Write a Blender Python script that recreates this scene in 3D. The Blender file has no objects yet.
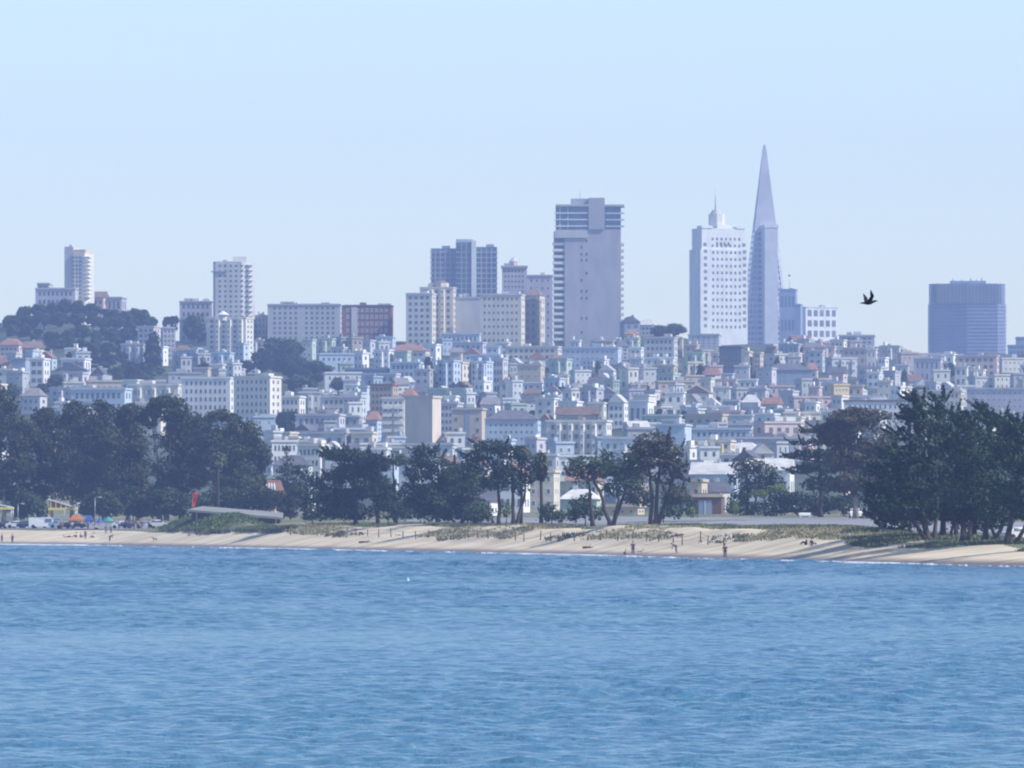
import bpy, math, random
import numpy as np
from mathutils import Vector, Matrix

random.seed(7)
RNG = np.random.default_rng(11)
S = bpy.context.scene
C = S.collection
R = math.radians

# ------------------------------------------------------------------ camera, sky, sun, exposure
F, CH, YH = 8700.0, 5.0, 518.0            # focal length in pixels, eye height, row of the horizon
cd = bpy.data.cameras.new('camera')
cam = bpy.data.objects.new('camera', cd); C.objects.link(cam)
cd.sensor_width = 36.0
cd.lens = F / 1024 * 36.0
cd.clip_start = 1.0; cd.clip_end = 60000
cam.location = (0, 0, CH)
cam.rotation_euler = (math.pi / 2 + math.atan((YH - 384) / F), 0, 0)
S.camera = cam

SUN_EL = R(44)
SUN_DIR = Vector((0.96, -0.28, 0)).normalized() * math.cos(SUN_EL) + Vector((0, 0, math.sin(SUN_EL)))
w = bpy.data.worlds.new('World'); S.world = w; w.use_nodes = True
nt = w.node_tree
bg = nt.nodes['Background']
sky = nt.nodes.new('ShaderNodeTexSky'); sky.sky_type = 'NISHITA'; sky.sun_disc = False
sky.sun_elevation = SUN_EL
sky.sun_rotation = math.atan2(SUN_DIR.x, SUN_DIR.y)
sky.altitude = 0; sky.air_density = 1.0; sky.dust_density = 0.35; sky.ozone_density = 3.7
nt.links.new(sky.outputs[0], bg.inputs[0])
bg.inputs[1].default_value = 0.108
sd = bpy.data.lights.new('sun', 'SUN'); sd.energy = 3.3; sd.angle = R(0.53); sd.color = (1.0, 0.95, 0.88)
sun = bpy.data.objects.new('sun', sd); C.objects.link(sun)
sun.rotation_euler = SUN_DIR.to_track_quat('Z', 'Y').to_euler()
sun.location = (0, 0, 500)
S.view_settings.view_transform = 'Standard'
S.view_settings.look = 'None'
S.view_settings.gamma = 1.0
S.view_settings.exposure = 0.82
S.render.engine = 'CYCLES'
cy = S.cycles
cy.use_denoising = True
cy.filter_width = 2.1
cy.max_bounces = 6; cy.diffuse_bounces = 2; cy.glossy_bounces = 3; cy.volume_bounces = 1
cy.transmission_bounces = 3; cy.transparent_max_bounces = 8
cy.use_fast_gi = False
cy.caustics_reflective = False; cy.caustics_refractive = False

HAZE_DENSITY = 0.000097
HAZE_COLOR = (0.45, 0.58, 1.0)

# ------------------------------------------------------------------ materials
MATS = {}
def nodes(name):
    m = bpy.data.materials.new(name); m.use_nodes = True
    return m, m.node_tree, m.node_tree.nodes['Principled BSDF']

def mat(name, col, rough=0.85, var=0.12, scale=0.6, stretch=(1, 1, 1), rnd=0.0, spec=0.3, metallic=0.0, bump=0.0, second=None, coord='Object', trans=0.0):
    """base colour broken up by procedural noise; RND varies it from object to object"""
    if name in MATS: return MATS[name]
    m, t, p = nodes(name)
    N = t.nodes; L = t.links
    tc = N.new('ShaderNodeTexCoord'); mp = N.new('ShaderNodeMapping'); mp.inputs['Scale'].default_value = stretch
    src = tc.outputs['Object']
    if coord == 'World':
        g = N.new('ShaderNodeNewGeometry'); src = g.outputs['Position']
    L.new(src, mp.inputs['Vector'])
    nz = N.new('ShaderNodeTexNoise'); nz.inputs['Scale'].default_value = scale; nz.inputs['Detail'].default_value = 5
    L.new(mp.outputs[0], nz.inputs['Vector'])
    rmp = N.new('ShaderNodeValToRGB')
    c = np.array(col)
    d = np.array(second) if second is not None else c * (1 - var)
    rmp.color_ramp.elements[0].position = 0.38; rmp.color_ramp.elements[1].position = 0.62
    rmp.color_ramp.elements[0].color = (*d, 1); rmp.color_ramp.elements[1].color = (*np.minimum(c * (1 + var * .4), .95), 1)
    L.new(nz.outputs['Fac'], rmp.inputs[0])
    out = rmp.outputs[0]
    if rnd:
        oi = N.new('ShaderNodeObjectInfo'); hs = N.new('ShaderNodeHueSaturation')
        mr = N.new('ShaderNodeMapRange'); mr.inputs[3].default_value = 1 - rnd; mr.inputs[4].default_value = 1 + rnd
        L.new(oi.outputs['Random'], mr.inputs[0]); L.new(mr.outputs[0], hs.inputs['Value']); L.new(out, hs.inputs['Color'])
        out = hs.outputs[0]
    L.new(out, p.inputs['Base Color'])
    p.inputs['Roughness'].default_value = rough
    p.inputs['Specular IOR Level'].default_value = spec
    p.inputs['Metallic'].default_value = metallic
    if bump:
        b = N.new('ShaderNodeBump'); b.inputs['Strength'].default_value = bump; b.inputs['Distance'].default_value = 0.3
        L.new(nz.outputs['Fac'], b.inputs['Height']); L.new(b.outputs[0], p.inputs['Normal'])
    if trans:
        tr = N.new('ShaderNodeBsdfTranslucent'); mx = N.new('ShaderNodeMixShader'); mx.inputs[0].default_value = trans
        L.new(out, tr.inputs[0]); L.new(p.outputs[0], mx.inputs[1]); L.new(tr.outputs[0], mx.inputs[2])
        L.new(mx.outputs[0], N['Material Output'].inputs[0])
    MATS[name] = m
    return m

WALLS = {   # albedo of painted stucco, stone and brick
    'white': (.72, .72, .70), 'cream': (.64, .58, .47), 'ivory': (.68, .65, .58), 'pale pink': (.58, .46, .42),
    'pale blue': (.46, .54, .62), 'light grey': (.50, .50, .50), 'grey': (.40, .41, .43), 'slate blue': (.27, .33, .42),
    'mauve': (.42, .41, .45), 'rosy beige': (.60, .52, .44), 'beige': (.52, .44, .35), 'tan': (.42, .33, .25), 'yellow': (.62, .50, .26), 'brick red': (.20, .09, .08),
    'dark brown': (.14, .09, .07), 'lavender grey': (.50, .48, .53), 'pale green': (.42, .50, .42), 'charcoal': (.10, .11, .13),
    'peach': (.60, .46, .35)}
def wall(c): return mat('wall_' + c.replace(' ', '_'), WALLS[c], .9, .10, .25, (1, 1, .35), rnd=.06)
ROOFS = {'tar': (.22, .21, .21), 'pale': (.55, .54, .52), 'terracotta': (.27, .15, .115), 'slate': (.12, .12, .14), 'brown': (.2, .14, .11)}
def roofm(c): return mat('roof_' + c, ROOFS[c], .85, .2, .5, rnd=.12)
GLASS = mat('window_glass', (.15, .165, .19), .12, .3, .3, rnd=.35, spec=.6)
GLASS_BLUE = mat('blue_curtain_glass', (.08, .16, .28), .12, .3, .12, rnd=.25, spec=.7)
TRIM = mat('white_trim', (.76, .76, .74), .6, .08)
TRIM_DARK = mat('dark_trim', (.10, .10, .12), .6, .1)
STEEL = mat('grey_metal', (.35, .36, .38), .4, .1, metallic=.6)
CONC = mat('pale_concrete', (.48, .46, .43), .9, .15)
BARK = mat('bark_brown', (.075, .058, .045), .95, .35, 3, (1, 1, .2))
BARK_PALE = mat('bark_pale', (.30, .26, .21), .9, .35, 2, (1, 1, .2))
LEAF = {
    'cypress': mat('cypress_foliage', (.020, .050, .015), .7, .3, .35, rnd=.12, second=(.008, .022, .009), trans=.15),
    'pine': mat('pine_foliage', (.040, .076, .022), .7, .3, .35, rnd=.12, second=(.02, .045, .018), trans=.15),
    'gum': mat('gum_tree_foliage', (.054, .062, .020), .7, .3, .30, rnd=.15, second=(.020, .034, .013), trans=.2),
    'olive': mat('olive_foliage', (.085, .075, .045), .7, .3, .4, rnd=.12, second=(.045, .05, .03), trans=.2),
    'green': mat('bush_foliage', (.050, .090, .030), .7, .3, .5, rnd=.15, second=(.03, .055, .025), trans=.2),
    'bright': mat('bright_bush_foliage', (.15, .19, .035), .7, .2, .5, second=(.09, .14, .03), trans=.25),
    'palm': mat('palm_fronds', (.12, .13, .055), .6, .3, .8, trans=.2),
    'rust': mat('rusty_foliage', (.14, .075, .04), .8, .3, .5, trans=.2)}

# ------------------------------------------------------------------ mesh helpers
class MB:
    """collects boxes, prisms and tubes as one mesh with material slots"""
    def __init__(s): s.v = []; s.f = []; s.m = []; s.sm = []
    def add(s, verts, faces, mi=0, smooth=False):
        o = len(s.v); s.v += [tuple(p) for p in verts]
        s.f += [tuple(i + o for i in f) for f in faces]; s.m += [mi] * len(faces); s.sm += [smooth] * len(faces); return s
    def box(s, x0, x1, y0, y1, z0, z1, mi=0, taper=0):
        t = taper
        return s.add([(x0, y0, z0), (x1, y0, z0), (x1, y1, z0), (x0, y1, z0), (x0 + t, y0 + t, z1), (x1 - t, y0 + t, z1), (x1 - t, y1 - t, z1), (x0 + t, y1 - t, z1)],
                     [(0, 3, 2, 1), (4, 5, 6, 7), (0, 1, 5, 4), (1, 2, 6, 5), (2, 3, 7, 6), (3, 0, 4, 7)], mi)
    def prism(s, poly, z0, z1, mi=0, top_scale=1.0, smooth=False):
        n = len(poly); cx = sum(p[0] for p in poly) / n; cyy = sum(p[1] for p in poly) / n
        v = [(x, y, z0) for x, y in poly] + [(cx + (x - cx) * top_scale, cyy + (y - cyy) * top_scale, z1) for x, y in poly]
        s.add(v, [tuple(range(n))[::-1], tuple(range(n, 2 * n))], mi)
        s.add(v, [(i, (i + 1) % n, n + (i + 1) % n, n + i) for i in range(n)], mi, smooth); return s
    def tube(s, pts, rads, n=7, mi=0):
        pts = [Vector(p) for p in pts]; rings = []
        for i, p in enumerate(pts):
            d = (pts[min(i + 1, len(pts) - 1)] - pts[max(i - 1, 0)]).normalized()
            a = d.cross(Vector((0.13, 1, 0.21))).normalized(); b = d.cross(a)
            rings.append([p + (a * math.cos(2 * math.pi * k / n) + b * math.sin(2 * math.pi * k / n)) * rads[i] for k in range(n)])
        v = [q for r in rings for q in r]; f = []
        for i in range(len(pts) - 1):
            for k in range(n): f.append((i * n + k, i * n + (k + 1) % n, (i + 1) * n + (k + 1) % n, (i + 1) * n + k))
        f.append(tuple(range(n))[::-1]); f.append(tuple(range((len(pts) - 1) * n, len(pts) * n)))
        return s.add(v, f, mi, True)
    def gable(s, x0, x1, y0, y1, z0, h, mi=0, along='x'):
        if along == 'x':
            ym = (y0 + y1) / 2
            v = [(x0, y0, z0), (x1, y0, z0), (x1, y1, z0), (x0, y1, z0), (x0, ym, z0 + h), (x1, ym, z0 + h)]
            f = [(0, 3, 2, 1), (0, 1, 5, 4), (2, 3, 4, 5), (1, 2, 5), (3, 0, 4)]
        else:
            xm = (x0 + x1) / 2
            v = [(x0, y0, z0), (x1, y0, z0), (x1, y1, z0), (x0, y1, z0), (xm, y0, z0 + h), (xm, y1, z0 + h)]
            f = [(0, 3, 2, 1), (1, 2, 5, 4), (3, 0, 4, 5), (0, 1, 4), (2, 3, 5)]
        return s.add(v, f, mi)
    def hip(s, x0, x1, y0, y1, z0, h, mi=0):
        xi = min((x1 - x0) * .3, (y1 - y0) * .5); ym = (y0 + y1) / 2
        v = [(x0, y0, z0), (x1, y0, z0), (x1, y1, z0), (x0, y1, z0), (x0 + xi, ym, z0 + h), (x1 - xi, ym, z0 + h)]
        return s.add(v, [(0, 3, 2, 1), (0, 1, 5, 4), (2, 3, 4, 5), (1, 2, 5), (3, 0, 4)], mi)
    def ball(s, c, r, seg=10, rings=6, mi=0):
        rx, ry, rz = r if hasattr(r, '__len__') else (r, r, r); v = []; f = []
        for i in range(rings + 1):
            th = math.pi * i / rings
            for k in range(seg):
                ph = 2 * math.pi * k / seg
                v.append((c[0] + rx * math.sin(th) * math.cos(ph), c[1] + ry * math.sin(th) * math.sin(ph), c[2] + rz * math.cos(th)))
        for i in range(rings):
            for k in range(seg): f.append((i * seg + k, (i + 1) * seg + k, (i + 1) * seg + (k + 1) % seg, i * seg + (k + 1) % seg))
        return s.add(v, f, mi, True)
    def mesh(s, name, mats):
        me = bpy.data.meshes.new(name); me.from_pydata(s.v, [], s.f)
        for m in (mats if isinstance(mats, (list, tuple)) else [mats]): me.materials.append(m)
        me.polygons.foreach_set('material_index', s.m); me.polygons.foreach_set('use_smooth', s.sm); me.update()
        return me
    def build(s, name, mats, parent=None): return link(name, s.mesh(name, mats), parent)

def link(name, data, parent=None, loc=None):
    o = bpy.data.objects.new(name, data); C.objects.link(o)
    if parent is not None: o.parent = parent
    if loc is not None: o.location = loc
    return o
def tag(o, label=None, cat=None, group=None, kind=None):
    if label: o['label'] = label
    if cat: o['category'] = cat
    if group: o['group'] = group
    if kind: o['kind'] = kind
    return o
def thing(name, label, cat, loc=(0, 0, 0), rz=0, group=None):
    o = link(name, None, None, loc); o.rotation_euler.z = rz
    return tag(o, label, cat, group)
def np_mesh(name, verts, quads, mats, smooth=False, tris=False, mi=None):
    me = bpy.data.meshes.new(name)
    n = len(verts); k = 3 if tris else 4; nf = len(quads)
    me.vertices.add(n); me.vertices.foreach_set('co', np.ascontiguousarray(verts, dtype=np.float32).ravel())
    me.loops.add(nf * k); me.loops.foreach_set('vertex_index', np.ascontiguousarray(quads, dtype=np.int32).ravel())
    me.polygons.add(nf); me.polygons.foreach_set('loop_start', np.arange(0, nf * k, k, dtype=np.int32))
    if smooth: me.polygons.foreach_set('use_smooth', np.ones(nf, dtype=bool))
    for m in (mats if isinstance(mats, (list, tuple)) else [mats]): me.materials.append(m)
    if mi is not None: me.polygons.foreach_set('material_index', np.asarray(mi, dtype=np.int32))
    me.update(calc_edges=True); me.validate()
    return me

def PX(a, D): return (a - 512.0) * D / F            # sideways offset of picture column a at distance D
def PZ(y, D): return CH + (YH - y) * D / F          # height of picture row y at distance D

# ------------------------------------------------------------------ terrain
SH_A = [-900, -300, 0, 100, 300, 450, 600, 725, 850, 1024, 1300, 1900]
SH_Y = [543, 544, 545, 546, 550, 553, 556.5, 560, 563.6, 567.6, 573, 580]
def shore(a): return CH * F / (np.interp(a, SH_A, SH_Y) - YH)
# behind the waterline: (metres inland, picture row) by column
PROF = {0: [(52, 532.5), (70, 529.5), (180, 524), (300, 520), (520, 513)],
        150: [(50, 533), (70, 530.5), (180, 524), (300, 520), (560, 513)],
        300: [(38, 537), (66, 530), (110, 525.5), (240, 520), (640, 512)],
        450: [(34, 543.5), (80, 526.5), (130, 524.5), (330, 519), (740, 511)],
        600: [(34, 546), (76, 529), (130, 526.5), (330, 516.5), (850, 509)],
        725: [(34, 549), (80, 528.5), (130, 526), (400, 516.5), (950, 509)],
        850: [(28, 553), (60, 541), (95, 530.5), (420, 517.5), (1000, 509)],
        1024: [(24, 558.5), (55, 549), (110, 541), (300, 526), (1050, 512)]}
PA = sorted(PROF)
SG = np.concatenate([np.arange(-60, 0, 6), np.arange(0, 140, 2.5), np.arange(140, 700, 12), np.arange(700, 5400, 60)])
RIDGE_A = [-900, -200, -40, 0, 60, 110, 140, 200, 300, 400, 480, 560, 620, 660, 720, 800, 850, 900, 960, 1024, 1200, 1900]
RIDGE_Y = [400, 372, 340, 322, 312, 318, 334, 342, 338, 340, 347, 350, 334, 332, 344, 345, 349, 356, 361, 364, 372, 420]
D0, D1 = 2050.0, 4000.0
def col_profile(a):
    """ground height along one picture column as arrays over distance"""
    ds = float(shore(a)); ac = min(max(a, 0), 1024)
    i = max(j for j in range(len(PA)) if PA[j] <= ac); j = min(i + 1, len(PA) - 1)
    t = 0 if i == j else (ac - PA[i]) / (PA[j] - PA[i])
    xs = [-400, -20, 0]; zs = [-6, -.55, 0]
    for k in range(5):
        s = PROF[PA[i]][k][0] * (1 - t) + PROF[PA[j]][k][0] * t; y = PROF[PA[i]][k][1] * (1 - t) + PROF[PA[j]][k][1] * t
        xs.append(s); zs.append(float(PZ(y, ds + s)))
    ys = 509.0; yr = float(np.interp(a, RIDGE_A, RIDGE_Y))
    Ds = [ds + x for x in xs]; Zs = list(zs)
    for k in range(0, 21):
        q = k / 20; D = D0 + (D1 - D0) * q
        if D > Ds[-1] + 20:
            Ds.append(D); Zs.append(float(PZ(ys + (yr - ys) * (q ** .9), D)))
    zr = Zs[-1]
    Ds += [4150, 4500, 5000, 5500, 12000]; Zs += [zr - 1, zr * .7, 22, 9, 9]
    return Ds, Zs
_cache = {}
def ground(a, D):
    k = round(a / 4) * 4
    if k not in _cache: _cache[k] = col_profile(k)
    return float(np.interp(D, *_cache[k]))
def ground_row(a, D): return YH + (CH - ground(a, D)) * F / D
def dist_at(a, y, lo=2080, hi=3990):
    """distance at which the hillside shows at picture row y"""
    best = hi
    for D in np.arange(lo, hi, 10):
        if ground_row(a, D) <= y: best = D; break
    return float(best)

def vnoise(x, y, seed=0):
    r = np.zeros_like(x)
    rg = np.random.default_rng(seed)
    for k in range(14):
        th = rg.uniform(0, 2 * math.pi); f = 2 ** rg.uniform(-1, 2.2)
        r += np.sin((x * math.cos(th) + y * math.sin(th)) * f + rg.uniform(0, 6.3)) / f ** .7
    return r / 4

A_COLS = np.concatenate([np.arange(-900, -60, 40), np.arange(-60, 1090, 4), np.arange(1090, 1901, 40)]).astype(float)
def grass_from(a): return np.interp(a, [-200, 140, 165, 285, 300, 500, 650, 820, 860, 1024, 1200], [70, 70, 60, 62, 96, 100, 104, 100, 78, 64, 60])
def terrain_sheet(name, s_rows, material, lift=0.0, which=None):
    na, ns = len(A_COLS), len(s_rows)
    V = np.zeros((ns, na, 3))
    for i, a in enumerate(A_COLS):
        Dp, Zp = col_profile(a); ds = float(shore(a))
        D = ds + np.asarray(s_rows, dtype=float)
        V[:, i, 0] = PX(a, D); V[:, i, 1] = D; V[:, i, 2] = np.interp(D, Dp, Zp)
    sr = np.asarray(s_rows, dtype=float)[:, None]; aa = A_COLS[None, :]
    amp = np.interp(sr, [10, 36, 60, 85, 110, 140], [0, .04, .30, .42, .25, 0.06]) * np.interp(aa, [150, 320, 560, 640, 850, 900], [.15, .35, .6, 1.0, 1.0, .35])
    V[:, :, 2] += amp * vnoise(V[:, :, 0] / 7, V[:, :, 1] / 7, 3) * 1.1
    V[:, :, 2] += .03 * vnoise(V[:, :, 0] / 1.7, V[:, :, 1] / 3, 5) * np.interp(sr, [0, 8, 40], [0, .6, 1])
    # grassy mound beside the low-roofed building
    V[:, :, 2] += 2.2 * np.exp(-((aa - 215) / 42.) ** 4) * np.exp(-((sr - 108) / 34.) ** 2)
    V[:, :, 2] += lift
    idx = np.arange(ns * na).reshape(ns, na)
    q = np.stack([idx[:-1, :-1], idx[:-1, 1:], idx[1:, 1:], idx[1:, :-1]], -1)
    if which is not None:
        jag = 9 * vnoise(A_COLS[None, :-1] / 14 + 0 * sr[:-1], sr[:-1] / 20 + 0 * A_COLS[None, :-1], 21)
        isg = (sr[:-1] + jag) > grass_from(A_COLS)[None, :-1]
        q = q[isg if which else ~isg]
    q = q.reshape(-1, 4)
    o = link(name, np_mesh(name, V.reshape(-1, 3), q, material, smooth=True))
    return tag(o, kind='structure')

def sand_material():
    m, t, p = nodes('sand'); N = t.nodes; L = t.links
    g = N.new('ShaderNodeNewGeometry'); sx = N.new('ShaderNodeSeparateXYZ'); L.new(g.outputs['Position'], sx.inputs[0])
    nz = N.new('ShaderNodeTexNoise'); nz.inputs['Scale'].default_value = .25; nz.inputs['Detail'].default_value = 8
    mp = N.new('ShaderNodeMapping'); mp.inputs['Scale'].default_value = (.35, 1, 1); L.new(g.outputs['Position'], mp.inputs[0]); L.new(mp.outputs[0], nz.inputs['Vector'])
    ra = N.new('ShaderNodeValToRGB'); e = ra.color_ramp.elements
    e[0].position = .36; e[0].color = (.45, .365, .245, 1); e[1].position = .60; e[1].color = (.63, .53, .37, 1)
    L.new(nz.outputs['Fac'], ra.inputs[0])
    ad = N.new('ShaderNodeMath'); ad.operation = 'MULTIPLY_ADD'; ad.inputs[1].default_value = .35; L.new(nz.outputs['Fac'], ad.inputs[0]); L.new(sx.outputs['Z'], ad.inputs[2])
    mr = N.new('ShaderNodeMapRange'); mr.inputs[1].default_value = .50; mr.inputs[2].default_value = .95; L.new(ad.outputs[0], mr.inputs[0])
    mx = N.new('ShaderNodeMix'); mx.data_type = 'RGBA'; mx.inputs[6].default_value = (.17, .125, .10, 1)
    L.new(mr.outputs[0], mx.inputs[0]); L.new(ra.outputs[0], mx.inputs[7]); L.new(mx.outputs[2], p.inputs['Base Color'])
    rr = N.new('ShaderNodeMapRange'); rr.inputs[3].default_value = .45; rr.inputs[4].default_value = .95; L.new(mr.outputs[0], rr.inputs[0]); L.new(rr.outputs[0], p.inputs['Roughness'])
    b = N.new('ShaderNodeBump'); b.inputs['Strength'].default_value = .5; b.inputs['Distance'].default_value = .25
    L.new(nz.outputs['Fac'], b.inputs['Height']); L.new(b.outputs[0], p.inputs['Normal'])
    return m
SAND = sand_material()
FIELD = mat('dry_grass_ground', (.19, .17, .10), .95, .3, .06, (1, .4, 1), second=(.08, .11, .05), coord='World', bump=.4)
CITYG = mat('hillside_ground', (.075, .085, .055), .95, .3, .05, second=(.03, .05, .025), coord='World')
ASPH = mat('pale_asphalt', (.24, .24, .25), .85, .12, .05, coord='World')

NEAR_S = [s for s in SG if s <= 690]
terrain_sheet('beach', NEAR_S, SAND, which=0)
terrain_sheet('grass_field', NEAR_S, FIELD, which=1)
terrain_sheet('hill', [s for s in SG if s >= NEAR_S[-1]], CITYG)

def strip(name, a0, a1, f0, f1, material, lift=.06, step=8, kind='structure'):
    """road sheet laid a little above the ground between two distances (functions of the column)"""
    aa = np.arange(a0, a1 + 1, step); rows = 7; V = []; q = []
    for a in aa:
        for k in range(rows):
            D = f0(a) + (f1(a) - f0(a)) * k / (rows - 1); V.append((PX(a, D), D, ground(a, D) + lift))
    for i in range(len(aa) - 1):
        for k in range(rows - 1): q.append((i * rows + k, (i + 1) * rows + k, (i + 1) * rows + k + 1, i * rows + k + 1))
    return tag(link(name, np_mesh(name, np.array(V), np.array(q), material, smooth=True)), kind=kind)
def ds_(a): return float(shore(a))
strip('road', 400, 1300, lambda a: ds_(a) + np.interp(a, [400, 600, 850, 1024], [215, 165, 150, 180]), lambda a: ds_(a) + np.interp(a, [400, 600, 850, 1024], [320, 330, 400, 420]), ASPH)
strip('car_park', -300, 290, lambda a: ds_(a) + 84, lambda a: ds_(a) + np.interp(a, [-300, 150, 200, 290], [190, 190, 90, 86]), ASPH)
strip('path', 300, 900, lambda a: ds_(a) + 142, lambda a: ds_(a) + 146, CONC, .08)

# ------------------------------------------------------------------ water
def water_material():
    m, t, p = nodes('bay_water'); N = t.nodes; L = t.links
    g = N.new('ShaderNodeNewGeometry'); mp = N.new('ShaderNodeMapping'); mp.inputs['Scale'].default_value = (1, .55, 1); L.new(g.outputs['Position'], mp.inputs[0])
    n1 = N.new('ShaderNodeTexNoise'); n1.inputs['Scale'].default_value = 1.3; n1.inputs['Detail'].default_value = 6; n1.inputs['Roughness'].default_value = .62; L.new(mp.outputs[0], n1.inputs['Vector'])
    b = N.new('ShaderNodeBump'); b.inputs['Strength'].default_value = 1.0; b.inputs['Distance'].default_value = .40
    sy = N.new('ShaderNodeSeparateXYZ'); L.new(g.outputs['Position'], sy.inputs[0]); md = N.new('ShaderNodeMapRange'); md.inputs[1].default_value = 250; md.inputs[2].default_value = 1000; md.inputs[3].default_value = .30; md.inputs[4].default_value = 1.1
    L.new(sy.outputs['Y'], md.inputs[0]); L.new(md.outputs[0], b.inputs['Distance'])
    L.new(n1.outputs['Fac'], b.inputs['Height']); L.new(b.outputs[0], p.inputs['Normal'])
    n2 = N.new('ShaderNodeTexNoise'); n2.inputs['Scale'].default_value = .012; n2.inputs['Detail'].default_value = 3; L.new(g.outputs['Position'], n2.inputs['Vector'])
    ra = N.new('ShaderNodeValToRGB'); e = ra.color_ramp.elements; e[0].position = .35; e[1].position = .65
    e[0].color = (.056, .165, .245, 1); e[1].color = (.054, .148, .262, 1)
    L.new(n2.outputs['Fac'], ra.inputs[0]); L.new(ra.outputs[0], p.inputs['Base Color'])
    p.inputs['Roughness'].default_value = .16; p.inputs['IOR'].default_value = 1.333
    return m
WATER = water_material()
def make_water():
    near = np.arange(120, 420, .22); mid = 420 * np.exp(np.arange(0, math.log(1800 / 420), .0010))
    Drow = np.concatenate([[-400, -100, 0, 40, 70, 90, 105], near, mid, [1900, 2000]])
    u = np.concatenate([[-60, -20, -6, -2.5, -1.6], np.linspace(-1.15, 1.15, 520), [1.6, 2.5, 6, 20, 60]])
    halfw = np.maximum(Drow * .0600, 8) + 5
    X = u[None, :] * halfw[:, None]; Y = np.repeat(Drow[:, None], len(u), 1)
    cell = np.maximum(np.gradient(Drow)[:, None], np.abs(np.gradient(X, axis=1)))
    rg = np.random.default_rng(5); Z = np.zeros_like(X)
    comps = []
    for k in range(64):
        lam = .42 * 2 ** rg.uniform(0, 3.0); th = R(-78) + rg.normal(0, .62)
        comps.append((lam, th, rg.uniform(0, 6.28)))
    for lam, th, ph in comps:
        kk = 2 * math.pi / lam
        slope = .145 / math.sqrt(len(comps)) * (1.25 if lam < 3 else .9)
        a = slope / kk * 1.414
        fade = np.clip((lam / np.maximum(cell, 1e-3) - 1.1) / 1.0, 0, 1)
        Z += a * fade * np.sin(kk * (X * math.cos(th) + Y * math.sin(th)) + ph)
    far = np.clip((Y - 330) / 420, 0, 1)
    for k in range(26):
        lam = 2.6 * 2 ** rg.uniform(0, 1.7); th = R(-80) + rg.normal(0, .5); kk = 2 * math.pi / lam
        fade = np.clip((lam / np.maximum(cell, 1e-3) - 1.1) / 1.0, 0, 1)
        Z += far * .19 / math.sqrt(26) / kk * 1.414 * fade * np.sin(kk * (X * math.cos(th) + Y * math.sin(th)) + rg.uniform(0, 6.3))
    gust = .75 + .45 * np.clip(vnoise(X / 16, Y / 60, 9), -1, 1)
    Z *= gust
    A = 512 + X * F / np.maximum(Y, 50); s = shore(np.clip(A, -900, 1900)) - Y
    Z *= np.clip(s / 60, .12, 1)
    idx = np.arange(X.size).reshape(X.shape)
    q = np.stack([idx[:-1, :-1], idx[:-1, 1:], idx[1:, 1:], idx[1:, :-1]], -1).reshape(-1, 4)
    o = link('water', np_mesh('water', np.stack([X, Y, Z], -1).reshape(-1, 3), q, WATER, smooth=True))
    tag(o, kind='structure')
make_water()

FOAM = mat('surf_foam', (.8, .82, .84), .8, .1, 2)
def make_foam():
    V = []; q = []; n = 0
    rg = np.random.default_rng(8)
    for off, w0 in ((0.6, 1.3), (-2.6, .5)):
        prev = None
        for a in np.arange(-120, 1150, 1.5):
            ds = ds_(a); jit = .9 * math.sin(a * .11 + off) + .7 * math.sin(a * .037) + .5 * math.sin(a * .31)
            wd = w0 * max(0, .55 + .6 * math.sin(a * .023 + 1) + .45 * math.sin(a * .17 + off) + rg.normal(0, .25))
            Dm = ds + off + jit
            if wd < .12: prev = None; continue
            i = len(V); z = .07 if off > 0 else .13
            V += [(PX(a, Dm - wd), Dm - wd, z - .04), (PX(a, Dm), Dm, z + .16 * min(wd, 1)), (PX(a, Dm + wd), Dm + wd, z + .03 + (0.02 * wd))]
            if prev is not None: q += [(prev, i, i + 1, prev + 1), (prev + 1, i + 1, i + 2, prev + 2)]
            prev = i
    tag(link('surf_foam', np_mesh('surf_foam', np.array(V), np.array(q), FOAM, smooth=True)), 'thin white line of surf washing along the edge of the beach', None, None, 'stuff')
make_foam()
# ------------------------------------------------------------------ buildings
def unit_window(name, mats, frame=.09, mull=True):
    b = MB(); f = frame
    b.box(-.5, .5, -.05, .02, 0, f, 0); b.box(-.5, .5, -.05, .02, 1 - f, 1, 0)
    b.box(-.5, -.5 + f, -.05, .02, f, 1 - f, 0); b.box(.5 - f, .5, -.05, .02, f, 1 - f, 0)
    b.box(-.5 + f, .5 - f, -.012, .02, f, 1 - f, 1)
    if mull: b.box(-.02, .02, -.03, -.012, f, 1 - f, 0)
    return b.mesh(name, mats)
WIN = {'light': unit_window('framed_window', [TRIM, GLASS], .11), 'dark': unit_window('dark_window', [TRIM_DARK, GLASS], .06),
       'plain': unit_window('plain_window', [CONC, GLASS], .05, False), 'blue': unit_window('blue_window', [STEEL, GLASS_BLUE], .04, False)}
BAYM = {}
def bay_mesh(color):
    if color not in BAYM:
        b = MB(); b.prism([(-.5, 0), (-.32, -1), (.32, -1), (.5, 0)], 0, 1)
        BAYM[color] = b.mesh('bay_window', wall(color))
    return BAYM[color]
LAND = []      # landmarks the smaller houses are described by: (short phrase, column, row, width)
RECTS = []     # picture rectangles already built on, with their distance

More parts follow.
